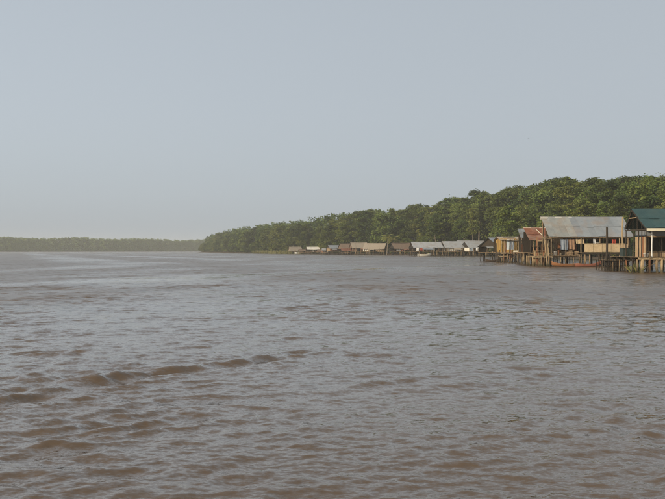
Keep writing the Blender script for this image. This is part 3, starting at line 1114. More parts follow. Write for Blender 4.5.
# ------------------------------------------------------------------ big grey-roofed house
def grey_house():
    ox, oy = 32.5, 97.0
    t = thing('stilt_house', 'large open stilt house with long grey corrugated metal roof and plywood wall', 'house', (ox, oy, 0))
    X0, X1 = 27.25 - ox, 37.9 - ox
    yr, ye, yb = 98.0 - oy, 94.5 - oy, 101.5 - oy
    zr, ze = 6.36, 3.86
    n = 12
    wv = (X1 - X0) / n
    for i in range(n):
        x = X0 + i * wv
        m_ = 'tin_old' if i < 4 else 'tin'
        roof_sheet(t, m_, x - 0.03, x + wv + 0.03, yr, zr, ye - 0.15, ze - 0.1 + jit(0.05), 0.03, 0.014 * (i % 2))
    for a, b, m_ in ((X0 - 0.08, X0 + 4.0, 'white_wall'), (X0 + 4.03, X1 + 0.05, 'tin')):
        mb = MB()
        mb.quad((a, yr - 0.26, zr - 0.15), (b, yr - 0.26, zr - 0.15), (b, yr, zr + 0.05), (a, yr, zr + 0.05))
        mb.quad((a, yr, zr + 0.05), (b, yr, zr + 0.05), (b, yr + 0.26, zr - 0.15), (a, yr + 0.26, zr - 0.15))
        mb.build('ridge_cap', M[m_], t)
    # a short upper flap of pale tin at the gable peak
    board(t, 'gable_flap', 'white_wall', (X0 + 0.25, yr - 0.35, zr - 0.24), (0.9, 0.03, 0.26), (0.55, 0, 0))
    sl = math.atan2(zr - ze, yr - ye); L = math.hypot(zr - ze, yr - ye)
    for k in range(8):
        x = X0 + 0.25 + k * 1.45
        board(t, 'rafter', 'wood_dark', (x, (yr + ye) / 2, (zr + ze) / 2 - 0.13), (0.08, L, 0.12), (sl, 0, 0))
        if k % 2 == 0:
            board(t, 'tie_beam', 'wood', (x, (ye + yr) / 2, ze - 0.12), (0.1, 3.4, 0.12))
    board(t, 'plate', 'wood', ((X0 + X1) / 2, ye + 0.1, ze - 0.25), (X1 - X0 - 0.3, 0.1, 0.13))
    board(t, 'ridge_beam', 'wood_dark', ((X0 + X1) / 2, yr + 0.06, zr - 0.22), (X1 - X0 - 0.1, 0.1, 0.14))
    # house posts, long ones down into the water
    for px, y, m_, r in ((542.7, 98.0, 'wood', .055), (546.2, 96.6, 'wood', .05), (551.3, 94.6, 'wood_pale', .075), (581.0, 94.6, 'wood_pale', .075), (566, 94.7, 'wood', .06), (600, 94.7, 'wood', .06), (619.5, 94.6, 'wood_pale', .07), (628, 94.6, 'wood', .07)):
        x = PX(px, y) - ox
        zt = ze - 0.3 if y < 96 else (zr - 0.35 if y > 97.9 else 5.1)
        pole(t, 'house_post', m_, (x + jit(0.1), y - oy, -1.6), (x, y - oy, zt), r)
    for y in (98.25,):
        for k in range(5):
            x = X0 + 0.4 + k * 2.5
            pole(t, 'house_post', 'wood_dark', (x, y - oy, -1.6), (x, y - oy, zr - 0.35), 0.07)
    # plywood front wall
    ya = 94.45 - oy
    xs = [584.2, 593.0, 602.0, 611.0, 619.5]
    for a, b in zip(xs[:-1], xs[1:]):
        xa, xb = PX(a, 94.4) - ox, PX(b, 94.4) - ox
        board(t, 'wall_panel', 'ply', ((xa + xb) / 2, ya - 0.13 + jit(0.01), 2.31 + jit(0.02)), (xb - xa - 0.03, 0.02, 1.02))
    board(t, 'wall_rail', 'wood_pale', ((PX(584, 94.4) + PX(624, 94.4)) / 2 - ox, ya - 0.15, 2.85), (5.1, 0.06, 0.08))
    board(t, 'wall_panel', 'board_tan', (PX(624, 94.4) - ox, ya - 0.1, 2.35), (0.95, 0.02, 0.9))
    # back wall, coloured dark to paint the interior shade, and right end wall
    for k in range(9):
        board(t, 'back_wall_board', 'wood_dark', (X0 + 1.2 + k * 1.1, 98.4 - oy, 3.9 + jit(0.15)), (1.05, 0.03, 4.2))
    for k in range(3):
        board(t, 'end_wall_board', 'wood_dark', (X1 - 0.3, 95.3 - oy + k * 1.1, 2.7), (0.03, 1.06, 1.95))
    # floor
    for i in range(28):
        x = PX(578, 94.4) - ox + i * 0.24
        board(t, 'floor_board', 'wood', (x, 97.8 - oy, 1.72 + jit(0.006)), (0.22, 6.9, 0.04))
    for i in range(15):     # lower kitchen platform on the river side
        x = PX(551, 94.4) - ox + i * 0.235
        board(t, 'floor_board', 'wood', (x, 97.2 - oy + jit(0.1), 1.36 + jit(0.01)), (0.215, 6.0, 0.04))
    for y in (94.5, 96.6, 98.8, 101.0):
        board(t, 'floor_beam', 'wood_dark', ((PX(582, 94.4) + 37.5) / 2 - ox, y - oy, 1.60), (37.5 - PX(582, 94.4), 0.12, 0.16))
        board(t, 'floor_beam', 'wood', (PX(566, 94.4) - ox, y - oy, 1.25), (3.6, 0.12, 0.14))
    # stilts
    for y in (94.5, 96.5, 98.8, 101.0):
        for k in range(13):
            x = 27.9 + k * 0.78 + jit(0.2)
            top = 1.2 if x < 31 else 1.52
            pole(t, 'stilt', random.choice(('wood', 'wood_dark', 'wood_dark', 'wood_pale') if y < 96 else ('wood', 'wood_dark')), (x - ox + jit(0.12), y - oy, -1.6), (x - ox, y - oy, top), random.uniform(0.05, 0.09))
    # partition behind the kitchen, mostly dark boards to paint the shade indoors
    for k in range(7):
        board(t, 'partition_board', random.choice(('wood_red', 'wood_dark', 'wood_dark')), (PX(556, 97) - ox + 0.42 * k, 97.0 - oy, 2.15), (0.39, 0.03, 1.5))
    board(t, 'shelf', 'wood', (PX(566, 96.7) - ox, 96.75 - oy, 2.3), (2.6, 0.4, 0.04))
    # drying rail under the eave
    pole(t, 'drying_rail', 'wood', (PX(551, 94.8) - ox, 94.85 - oy, 3.42), (PX(621, 94.8) - ox, 94.8 - oy, 3.45), 0.025)
    return t


grey_house()
G = 'cloths hung under the big grey roof'
D = 94.75
cloth('hanging_tarp', 'tarp', 'grey-blue tarp hanging under the big grey roof', 'tarp', PX(560.5, D), PX(567.5, D), D, 2.15, 3.45, G)
cloth('hanging_mat', 'cloth_brown', 'brown mat hanging beside the grey-blue tarp', 'mat', PX(568.5, D), PX(574.5, D), D, 2.2, 3.45, G)
cloth('hanging_sheet', 'ply', 'tan sheet bunched under the eave of the big grey roof', 'sheet', PX(576, D), PX(584, D), D, 2.9, 3.5, G)
cloth('hanging_shirt', 'cloth_white', 'white cloth hanging above the plywood wall', 'cloth', PX(593.0, D), PX(595.2, D), D, 2.85, 3.5, G)
cloth('hanging_shirt', 'cloth_red', 'red cloth hanging above the plywood wall', 'cloth', PX(612.5, D), PX(615.5, D), D, 2.85, 3.45, G)
basin((PX(598, 94.6), 94.62, 2.62), 0.2, 0.36, 'white', 'small white pot showing over the plywood wall', 'pot', 'pot')


def bucket(x, y, z, r, h, mat, label):
    t = thing('bucket', label, 'bucket', (x, y, z))
    mb = MB(); lathe(mb, [(0, 0), (r * 0.8, 0), (r, h), (r * 1.06, h), (r * 1.06, h - 0.03), (r * 0.96, h - 0.03), (r * 0.78, 0.03), (0, 0.03)])
    mb.build('pail', M[mat], t, True)
    mb = MB(); mb.tube([(-r, 0, h - 0.02), (-r * 0.7, 0, h + r * 0.55), (0, 0, h + r * 0.8), (r * 0.7, 0, h + r * 0.55), (r, 0, h - 0.02)], [0.014] * 5, 5)
    mb.build('handle', M['wood_dark'], t)
    return t


bucket(PX(555.2, 94.6), 94.7, 1.385, 0.26, 0.5, 'white', 'white bucket on the low platform under the big grey roof')
def crate(x, y, z, rz, w_, d_, h_, label):
    t = thing('crate', label, 'crate', (x, y, z), rz)
    for q in range(3):
        zz = h_ * (q + 0.5) / 3
        for sg in (-1, 1):
            board(t, 'slat', 'wood', (0, sg * (d_ / 2 - 0.01), zz), (w_, 0.02, h_ / 3 - 0.02))
            board(t, 'slat', 'wood', (sg * (w_ / 2 - 0.012), 0, zz), (0.018, d_ - 0.045, h_ / 3 - 0.02))
    board(t, 'base', 'wood_dark', (0, 0, 0.012), (w_ - 0.04, d_ - 0.04, 0.02))
    return t


CG = 'crates on the low platform under the big grey roof'
crate(PX(570.0, 95.1), 95.1, 1.385, 0.1, 0.7, 0.5, 0.42, 'wide slatted crate below the hanging brown mat')
crate(PX(576.5, 95.0), 95.0, 1.385, -0.15, 0.5, 0.45, 0.55, 'upright slatted crate below the bunched tan sheet')
crate(PX(570.3, 95.1), 95.1, 1.808, -0.1, 0.45, 0.4, 0.3, 'small slatted crate stacked on the wide crate')
bucket(PX(560.8, 94.6), 94.8, 1.385, 0.13, 0.26, 'cream', 'small cream bucket beside the white bucket')


# ------------------------------------------------------------------ pole landing left of the grey house
def landing():
    ox, oy = 27.4, 95.0
    t = thing('landing', 'crowded landing of pale bamboo poles before the rust-red roof', 'landing', (ox, oy, 0))
    g = random.Random(4)
    for i in range(24):
        px = 526.5 + i * 1.08
        D = g.choice((93.2, 94.2, 95.4, 97.0)) + max(0, 533 - px) * 0.9
        x = PX(px, D) - ox
        top = g.choice((1.3, 1.45, 2.0, 2.6, 3.3, 3.7)) if px > 534 else g.choice((1.1, 1.3, 1.6))
        pole(t, 'bamboo_pole', g.choice(('wood_pale', 'wood_pale', 'wood', 'wood_red')), (x + g.uniform(-.12, .12), D - oy, -1.5), (x + g.uniform(-.12, .12), D - oy, top), g.uniform(0.045, 0.085))
    pole(t, 'leaning_pole', 'wood_pale', (PX(549.3, 93.6) - ox, 93.6 - oy, -1.2), (PX(544.2, 93.6) - ox, 93.7 - oy, 3.7), 0.085)
    pole(t, 'leaning_pole', 'wood_pale', (PX(546, 93.3) - ox, 93.3 - oy, -1.2), (PX(548.5, 93.3) - ox, 93.5 - oy, 2.9), 0.06)
    for i in range(11):
        board(t, 'deck_board', g.choice(('wood', 'wood_pale')), (PX(532, 94) - ox + 0.12 + i * 0.215, 94.6 - oy, 1.28 + g.uniform(-.02, .02)), (0.19, 2.6, 0.04))
    for y in (93.4, 95.7):
        board(t, 'deck_beam', 'wood_pale', (PX(541, 94) - ox, y - oy, 1.18), (2.6, 0.1, 0.13))
    for z, a, b in ((2.55, 532, 551), (3.45, 540, 552), (1.9, 532, 545)):
        pole(t, 'cross_pole', 'wood', (PX(a, 94) - ox, 94.0 - oy, z), (PX(b, 94) - ox, 94.05 - oy, z + g.uniform(-.1, .1)), 0.05)
    return t


landing()


# ------------------------------------------------------------------ generic stilt hut
def hut(label, px0, px1, D, ry, ey, run, rz, roof, walls, floor_y, gable=None, gable_mat='wood_dark', stilt=('wood', 'wood_dark', 'wood_pale'),
        nst=6, depth=None, sheets=False, group=None, cap=None, name='stilt_hut', back='wood_dark', water_y=None, flat=False, openings=0, porch=False, mono=False):
    """ridge seen from column px0 to px1 at depth D, ridge row ry, eave row ey; front is local -y"""
    xl = PX(px0, D)
    xr = PX(px1, D)
    L = (xr - xl) / max(0.3, math.cos(rz))
    zr, ze, zf = PZ(ry, D), PZ(ey, D - run), PZ(floor_y, D - run)
    t = thing(name, label, 'house', (xl, D, 0), rz, group)
    t.rotation_euler = (0, jit(0.014), rz)
    n = max(2, int(round(L / 0.95)))
    wv = L / n
    bdep = run if not flat else run
    ze2 = ze if not flat else zr - 0.1
    if sheets:
        for i in range(n):
            roof_sheet(t, roof, i * wv - 0.03, (i + 1) * wv + 0.03, 0, zr, -run - 0.2, ze - 0.12 + jit(0.04), 0.03, 0.014 * (i % 2))
            if mono:
                continue
            roof_sheet(t, roof, i * wv - 0.03, (i + 1) * wv + 0.03, 0, zr, bdep + 0.2, ze2 - 0.12, 0.03, 0.014 * (i % 2))
    else:
        for sgn, zz in ((-1, ze), (1, ze2)):
            mb = MB()
            for i in range(n):
                dz = 0.02 * (i % 2) + jit(0.03) - 0.16 * math.sin(math.pi * (i + 0.5) / n) * (not roof.startswith('tin'))
                drop = jit(0.07)
                a, b = i * wv - 0.02, (i + 1) * wv + 0.02
                y1 = sgn * (run + 0.2 + drop)
                z1 = zz - 0.12 - drop * 0.5
                mb.quad((a, 0, zr + dz), (b, 0, zr + dz), (b, y1, z1 + dz), (a, y1, z1 + dz))
                mb.quad((a, 0, zr + dz - 0.05), (b, 0, zr + dz - 0.05), (b, y1, z1 + dz - 0.05), (a, y1, z1 + dz - 0.05))
                mb.quad((a, y1, z1 + dz - 0.05), (b, y1, z1 + dz - 0.05), (b, y1, z1 + dz), (a, y1, z1 + dz))
            mb.build('roof_slope', M[roof], t)
    mb = MB()
    mb.quad((-0.05, -0.22, zr - 0.10), (L + 0.05, -0.22, zr - 0.10), (L + 0.05, 0, zr + 0.06), (-0.05, 0, zr + 0.06))
    mb.quad((-0.05, 0, zr + 0.06), (L + 0.05, 0, zr + 0.06), (L + 0.05, 0.22, zr - 0.10), (-0.05, 0.22, zr - 0.10))
    mb.build('ridge_cap', M[cap or roof], t)
    # gable triangles set back under the roof; dark ones paint open-gable shade
    for x in (() if mono else (0.35, L - 0.35)):
        mb = MB()
        i = len(mb.v)
        for dx in (0, 0.04):
            mb.v += [(x + dx, -run + 0.15, ze - 0.05), (x + dx, bdep - 0.15, ze2 - 0.05), (x + dx, 0, zr - 0.16)]
        mb.f += [(0, 1, 2), (3, 5, 4), (0, 2, 5, 3), (1, 4, 5, 2), (0, 3, 4, 1)]
        mb.build('gable', M[gable_mat], t)
    # gable end wall on the river side
    if gable:
        np_ = max(2, int(2 * run / 1.3))
        for k in range(np_):
            y = -run + 0.2 + (k + 0.5) * (2 * run - 0.4) / np_
            board(t, 'end_wall_panel', gable, (0.33, y, (zf + ze) / 2), (0.035, (2 * run - 0.4) / np_ - 0.03, ze - zf - 0.1))
    # front wall panels: (from, to, material, lower, upper) in shares of length and height
    for a, b, m_, lo, hi in walls:
        x0, x1 = L * a, L * b
        k = max(1, int((x1 - x0) / 1.25))
        for i in range(k):
            xa, xb = x0 + (x1 - x0) * i / k, x0 + (x1 - x0) * (i + 1) / k
            board(t, 'wall_panel', m_, ((xa + xb) / 2, -run + 0.2 + jit(0.02), zf + (ze - zf) * (lo + hi) / 2), (xb - xa - 0.03, 0.035, (ze - zf) * (hi - lo)))
    for i in range(openings):
        xa = L * random.uniform(0.08, 0.92)
        hh = random.choice((0.5, 0.85))
        board(t, 'dark_doorway_panel' if hh > 0.6 else 'dark_window_panel', 'wood_dark', (xa, -run + 0.165, zf + (ze - zf) * (hh / 2 if hh > 0.6 else 0.5)), (random.uniform(0.5, 0.9), 0.03, (ze - zf) * hh))  # dark panels stand in for the shade inside doors and windows
    if porch:
        xa = L * random.uniform(0.1, 0.5); xb = xa + L * random.uniform(0.3, 0.45)
        mb = MB()
        for dz in (0, -0.04):
            mb.quad((xa, -run - 0.05, ze - 0.22 + dz), (xb, -run - 0.05, ze - 0.20 + dz), (xb + 0.1, -run - 1.7, ze - 0.75 + dz), (xa - 0.1, -run - 1.7, ze - 0.68 + dz))
        mb.build('porch_roof', M[random.choice(('rust', 'tin', 'thatch', 'tin_old'))], t)
        for xx in (xa, xb):
            pole(t, 'porch_post', 'wood', (xx, -run - 1.55, -1.4), (xx, -run - 1.55, ze - 0.7), 0.07)
        board(t, 'porch_deck', 'wood', ((xa + xb) / 2, -run - 0.85, zf - 0.1), (xb - xa + 0.3, 1.5, 0.06))
    k = max(2, int(L / 1.4))
    for i in range(k):
        if mono:
            hb = (zr - zf) * random.uniform(0.6, 0.97)
            board(t, 'back_wall_panel', back, ((i + 0.5) * L / k, 0.12, zf + hb / 2), (L / k - random.uniform(0.03, 0.3), 0.04, hb))
            continue
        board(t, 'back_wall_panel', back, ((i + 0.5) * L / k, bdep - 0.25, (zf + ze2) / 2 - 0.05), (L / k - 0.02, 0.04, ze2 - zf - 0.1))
    board(t, 'floor', 'wood', (L / 2, 0, zf - 0.04), (L, 2 * run, 0.07))
    board(t, 'floor_beam', 'wood', (L / 2, -run + 0.08, zf - 0.14), (L + 0.2, 0.1, 0.13))
    for i in range(nst):
        x = (i + 0.5) * L / nst + jit(0.25)
        pole(t, 'stilt', random.choice(stilt), (x + jit(0.12), -run + 0.06, -1.6), (x, -run + 0.06, zf - 0.1), random.uniform(0.07, 0.12))
        x = (i + 0.5) * L / nst + jit(0.25)
        pole(t, 'house_post', random.choice(stilt), (x, -run + 0.02, zf - 0.05), (x + jit(0.05), -run + 0.02, ze - 0.06), random.uniform(0.05, 0.08))
        for yy in (0, run - 0.2):
            pole(t, 'stilt', 'wood_dark', (x + jit(0.12), yy, -1.6), (x, yy, zf - 0.08), random.uniform(0.07, 0.1))
    return t, L, zf, ze, zr


# rust-red shed and its neighbours
t, L, zf, ze, zr = hut('shed with rust-red corrugated roof and pale ridge, beside the big grey roof', 523.0, 546.5, 105.0, 227.8, 239.5, 3.4, 0.0, 'rust',
    [(0.0, 0.5, 'wood_dark', 0.0, 0.55), (0.5, 1.0, 'wood_red', 0.0, 0.7)], 252.5, None, 'wood_dark', nst=7, sheets=True, cap='cream', mono=True)
board(t, 'patch_strip', 'cream', (1.9, -1.75, (zr + ze) / 2 + 0.06), (0.10, 2.6, 0.03), (math.atan2(zr - ze, 3.4), 0, 0.25))
board(t, 'eave_board', 'wood_pale', (L / 2 + 0.4, -3.64, ze - 0.16), (L - 1.2, 0.03, 0.16))
hut('small shed with pale blue-grey roof beside the rust-red shed', 518.0, 525.5, 116.0, 229.0, 237.0, 1.9, 0.0, 'tin', [(0.0, 0.3, 'wood_red', 0, 0.5), (0.4, 0.62, 'wood', 0, 0.75), (0.7, 1.0, 'wood_dark', 0, 0.4)], 252, None, 'wood_dark', nst=3, sheets=True, mono=True)

# mustard house
t, L, zf, ze, zr = hut('mustard yellow board house on stilts with pale curtained window', 496.5, 520.0, 131.5, 236.8, 238.6, 2.4, 0.0, 'thatch',
    [(0.03, 0.11, 'mustard', 0, 1)] + [(0.11 + 0.063 * q, 0.11 + 0.063 * (q + 1), 'mustard', 0, 1) for q in range(3)] + [(0.62 + 0.065 * q, 0.62 + 0.065 * (q + 1), 'mustard' if q != 4 else 'wood_red', 0, 1 - 0.05 * (q % 2)) for q in range(6)] + [(0.30, 0.62, 'mustard', 0.0, 0.22), (0.30, 0.62, 'wood', 0.93, 1.0)], 252.3, 'mustard', 'mustard', nst=9)
wz = zf + (ze - zf) * 0.575
wn = board(t, 'window', 'curtain', (L * 0.46, -2.2, wz), (L * 0.31, 0.03, (ze - zf) * 0.70))
for dx, dz, sx, sz in ((-.5, 0, .05, 1.0), (.5, 0, .05, 1.0), (0, .5, 1.0, .05), (0, -.5, 1.0, .05), (0, 0, .03, 1.0)):
    b_ = board(wn, 'window_frame', 'white', (dx, -0.9, dz), (sx, 1.2, sz))
board(t, 'sign_board', 'cream', (L * 0.66, -2.45, zf + 0.15), (0.75, 0.03, 0.32))
# shelter at its river end
hut('small lean-to with pale tin roof against the mustard house', 488.0, 497.0, 136.0, 237.8, 246.0, 3.0, 0.45, 'tin', [(0.3, 1, 'white_wall', 0.3, 1)], 252.5, None, 'wood_dark', nst=3)


def link_platform():
    """open dark platform between the mustard house and the rust-red shed"""
    ox, oy = PX(529, 112), 112.0
    t = thing('platform', 'open dark platform on stilts between mustard house and rust-red shed', 'platform', (ox, oy, 0))
    for i in range(22):
        board(t, 'deck_board', 'wood', (-1.7 + i * 0.19, 0, 1.72 + jit(0.01)), (0.175, 7.0, 0.04))
    for y in (-3.2, 0, 3.2):
        board(t, 'deck_beam', 'wood_red', (0.2, y, 1.62), (4.1, 0.1, 0.14))
        for i in range(6):
            x = -1.7 + i * 0.75
            pole(t, 'stilt', random.choice(('wood', 'wood_dark', 'wood_pale')), (x + jit(0.1), y, -1.6), (x, y, 1.55), 0.075)
    for i in range(5):
        pole(t, 'rail_post', 'wood_dark', (-1.6 + i * 0.9, -3.2, 1.7), (-1.6 + i * 0.9, -3.2, 3.3), 0.05)
    return t


link_platform()


def pole_jumble():
    g = random.Random(21)
    ox, oy = PX(510, 124), 124.0
    t = thing('landing', 'jumbled landing of weathered poles before the mustard house', 'landing', (ox, oy, 0))
    for i in range(26):
        px = 496.5 + i * 1.25
        D = g.uniform(119.5, 126.5)
        x = PX(px, D) - ox
        top = g.choice((0.8, 1.1, 1.4, 1.5, 2.1, 3.2))
        pole(t, 'pole', g.choice(('wood_pale', 'wood', 'wood', 'wood_dark', 'wood_red')), (x + g.uniform(-.2, .2), D - oy, -1.5), (x + g.uniform(-.2, .2), D - oy, top), g.uniform(0.05, 0.1))
    for i in range(7):
        a = 496 + g.uniform(0, 22); D = g.uniform(119.6, 126)
        z = g.uniform(0.7, 1.7)
        pole(t, 'cross_pole', g.choice(('wood_pale', 'wood')), (PX(a, D) - ox, D - oy, z), (PX(a + g.uniform(6, 11), D) - ox, D - oy + 0.1, z + g.uniform(-.3, .3)), 0.05)
    for i in range(16):
        board(t, 'deck_board', g.choice(('wood', 'wood_dark', 'wood_pale')), (-2.2 + i * 0.28, -0.4 + g.uniform(-.3, .3), 1.45 + g.uniform(-.03, .03)), (0.22, g.uniform(3.5, 5.0), 0.04))
    return t


pole_jumble()

# row of three grey-roofed huts
RG = 'row of grey-roofed huts on stilts'
hut('grey-roofed hut with cream middle wall, next to the brown-roofed hut', 411.0, 441.5, 266.0, 242.0, 247.2, 3.3, 0.14, 'tin_pale',
    [(0.30, 0.72, 'cream', 0.0, 0.9), (0.0, 0.2, 'wood_dark', 0, 0.8), (0.8, 1.0, 'wood_dark', 0, 1)], 251.4, None, 'wood_dark', nst=15, group=RG, openings=2, porch=True)
hut('middle grey-roofed hut with whitewashed end wall and pale front boards', 441.8, 465.0, 267.0, 241.3, 247.2, 3.5, 0.16, 'tin_pale',
    [(0.1, 0.75, 'white_wall', 0.1, 0.85), (0.75, 1.0, 'cloth_brown', 0, 0.9)], 251.4, 'white_wall', 'wood_dark', nst=13, group=RG, openings=2, porch=True)
hut('grey-roofed hut with open brown front on many stilts, by the tin lean-to', 464.5, 490.0, 264.0, 241.6, 247.4, 3.8, 0.24, 'tin_pale',
    [(0.05, 0.22, 'wood', 0.0, 0.6), (0.3, 0.42, 'white_wall', 0.1, 0.9), (0.6, 0.8, 'wood_red', 0.0, 0.6)], 251.4, 'white_wall', 'wood_dark', nst=17, group=RG, openings=2, porch=True)
hut('grey roof rising behind the open-fronted hut', 456.5, 486.5, 274.0, 240.5, 246.5, 3.0, 0.1, 'tin_pale', [(0, 1, 'wood', 0, 1)], 251.4, None, 'wood_dark', nst=6, group=RG, openings=2, porch=True)

# thatched and tin huts further along the bank
RT = 'thatched and tin huts along the bank'
hut('brown-roofed hut with white wall patch and red cloth, beside the palm', 391.5, 410.5, 322.0, 243.0, 248.2, 3.5, 0.28, 'thatch_dark',
    [(0.12, 0.34, 'white', 0.0, 0.95), (0.34, 0.48, 'cloth_red', 0.0, 1.0), (0.48, 1.0, 'wood', 0.0, 0.7)], 251.4, None, 'wood_dark', nst=10, group=RT, openings=3, porch=True)
hut('tan thatched hut with pale shutters under the eave, beside the palm', 364.5, 385.5, 338.0, 243.2, 248.3, 3.6, -0.25, 'thatch',
    [(0.0, 0.5, 'white_wall', 0.15, 0.8), (0.55, 1.0, 'wood', 0.0, 0.8)], 251.4, None, 'thatch_dark', nst=10, group=RT, openings=3, porch=True)
hut('long tan thatched hut with pinkish board front', 350.5, 367.0, 346.0, 242.6, 247.6, 3.6, 0.2, 'thatch',
    [(0.0, 0.35, 'cloth_brown', 0.0, 0.8), (0.5, 0.9, 'wood_red', 0.0, 0.7)], 251.4, None, 'thatch_dark', nst=9, group=RT, openings=3, porch=True)
hut('dark brown thatched hut with low open front', 339.5, 353.0, 358.0, 243.6, 248.6, 3.5, 0.28, 'thatch_dark',
    [(0.0, 0.6, 'wood_dark', 0.0, 0.8), (0.6, 1.0, 'wood_red', 0.0, 0.8)], 251.4, None, 'thatch_dark', nst=8, group=RT, openings=3, porch=True)
hut('small hut with pale tin roof beside the dark thatched hut', 328.0, 340.5, 372.0, 245.2, 248.2, 3.2, 0.35, 'tin',
    [(0.0, 1.0, 'wood_red', 0.0, 0.9)], 251.2, 'wood', 'wood_dark', nst=8, group=RT, openings=3, porch=True)
hut('low brown shed between the tin hut and the white shelter', 318.0, 329.0, 388.0, 249.2, 251.0, 2.6, -0.3, 'thatch_dark',
    [(0.0, 1.0, 'wood_red', 0.0, 0.8)], 251.8, None, 'wood_dark', nst=4, group=RT, openings=3, porch=True)
hut('small open shelter with white sagging roof', 306.5, 319.0, 404.0, 246.8, 248.8, 3.0, 0.2, 'white_wall',
    [(0.42, 0.5, 'white', 0.0, 0.9), (0.5, 1.0, 'wood_dark', 0.0, 0.7)], 251.8, None, 'wood_dark', nst=4, group=RT, openings=3, porch=True)
hut('last brown thatched hut before the wooded point', 289.0, 301.0, 420.0, 246.8, 250.6, 3.2, 0.3, 'thatch',
    [(0.0, 1.0, 'wood', 0.0, 0.9)], 251.4, None, 'thatch', nst=4, group=RT, openings=3, porch=True)


hut('lean-to with patched tan roof between the last thatched hut and the white shelter', 298.5, 308.0, 412.0, 249.0, 250.9, 2.4, 0.1, 'thatch_dark',
    [(0.0, 0.5, 'wood', 0.0, 0.8)], 252.4, None, 'wood_dark', nst=5, group=RT, openings=1)
hut('low tin-roofed boat shed before the low brown shed', 322.0, 331.5, 378.0, 248.0, 250.2, 2.2, -0.1, 'tin_old',
    [(0.0, 0.4, 'wood_red', 0.0, 0.8), (0.6, 1.0, 'white_wall', 0.2, 0.8)], 252.3, None, 'wood_dark', nst=5, group=RT, openings=1)
hut('low rust-roofed shed before the dark thatched hut', 341.0, 351.0, 347.0, 248.3, 250.6, 2.0, 0.15, 'rust',
    [(0.2, 0.8, 'wood', 0.0, 0.8)], 252.6, None, 'wood_dark', nst=6, group=RT, openings=1)


# ------------------------------------------------------------------ palm by the huts
def palm(x, y, h, label):
    g = np.random.default_rng(3)
    z = 0.1
    t = thing('palm_tree', label, 'palm', (x, y, z))
    mb = MB()
    pts = [(0.5 * math.sin(i / 8 * 1.3), 0, -0.8 + (h + 0.8) * i / 8) for i in range(9)]
    mb.tube(pts, [0.30 - 0.016 * i for i in range(9)], 8)
    mb.build('trunk', M['bark'], t, True)
    tx, ty, tz = pts[-1]
    V, Fc, T = [], [], []
    for f in range(26):
        a = f * 2.399; el = g.uniform(-0.25, 1.25)
        Lf = g.uniform(3.2, 4.4)
        p0 = np.array([tx, ty, tz])
        rach = []
        for s in range(9):
            u = s / 8
            r = Lf * u * math.cos(el * (1 - 0.4 * u))
            zz = Lf * (u * math.sin(el) - 0.62 * u * u)
            rach.append(p0 + np.array([math.cos(a) * r, math.sin(a) * r, zz]))
        side = np.array([-math.sin(a), math.cos(a), 0])
        tint = g.uniform(0.1, 0.9)
        for s in range(1, 9):
            for k in range(3):
                c = rach[s - 1] + (rach[s] - rach[s - 1]) * (k / 3)
                ll = 1.0 * math.sin(math.pi * min(0.97, 0.15 + 0.8 * s / 8)) + 0.15
                fw = (rach[s] - rach[s - 1]); fw = fw / np.linalg.norm(fw)
                for sg in (-1, 1):
                    tip = c + side * sg * ll * 0.8 + fw * ll * 0.5 + np.array([0, 0, -0.35 * ll])
                    i = len(V)
                    V += [tuple(c), tuple(c + fw * 0.12), tuple(tip), tuple(tip - fw * 0.04)]
                    Fc.append((i, i + 1, i + 2, i + 3)); T += [tint] * 4
    link('crown', leaf_mesh('crown', V, Fc, T, M['palm_leaf']), t)


palm(PX(386.8, 330), 330.0, 7.9, 'yellow-green palm rising between the thatched huts')
palm(PX(392.0, 341), 337.0, 7.2, 'second palm, set behind the brown-roofed hut')


# ------------------------------------------------------------------ boats
def canoe(label, loc, rz, L, beam, depth, hull_mat, strake_mat, sheer=(0.25, 0.25), thw=2):
    t = thing('canoe', label, 'canoe', loc, rz)
    ns, nv = 16, 8

    def section(u, inset):
        s = max(0.02, math.sin(math.pi * u) ** 0.55)
        hw = (beam / 2 - inset) * s
        up = sheer[0] * max(0, (0.45 - u) / 0.45) ** 2.2 + sheer[1] * max(0, (u - 0.55) / 0.45) ** 2.2
        top = depth * 0.62 + up
        bot = -depth * 0.38 + up * 0.72 + inset * 0.8
        return hw, bot, top

    def shell(inset):
        rows = []
        for i in range(ns + 1):
            u = i / ns
            hw, bot, top = section(u, inset)
            row = []
            for k in range(nv + 1):
                a = math.pi * k / nv
                yy = -hw * math.cos(a)
                zz = top - (top - bot) * (math.sin(a) ** 0.7 if 0 < k < nv else 0.0)
                row.append(((u - 0.5) * L * (1 - inset * 0.15), yy, zz))
            rows.append(row)
        return rows
    out, inn = shell(0.0), shell(0.045)
    mb = MB()
    for rows, flip in ((out, False), (inn, True)):
        b = len(mb.v)
        for r in rows:
            mb.v += r
        for i in range(ns):
            for k in range(nv):
                q = (b + i * (nv + 1) + k, b + i * (nv + 1) + k + 1, b + (i + 1) * (nv + 1) + k + 1, b + (i + 1) * (nv + 1) + k)
                mb.f.append(q[::-1] if flip else q)
    mb.build('hull', M[hull_mat], t, True)
    for k in (0, nv):
        mb = MB()
        mb.tube([Vector(out[i][k]) * 0.5 + Vector(inn[i][k]) * 0.5 + Vector((0, 0, 0.012)) for i in range(ns + 1)], [0.038] * (ns + 1), 6)
        mb.build('gunwale', M[strake_mat], t, True)
    for j in range(thw):
        u = 0.32 + 0.36 * j / max(1, thw - 1)
        hw, bot, top = section(u, 0.0)
        board(t, 'thwart', 'wood', ((u - 0.5) * L, 0, top - 0.08), (0.2, hw * 2 * 0.96, 0.03))
    return t


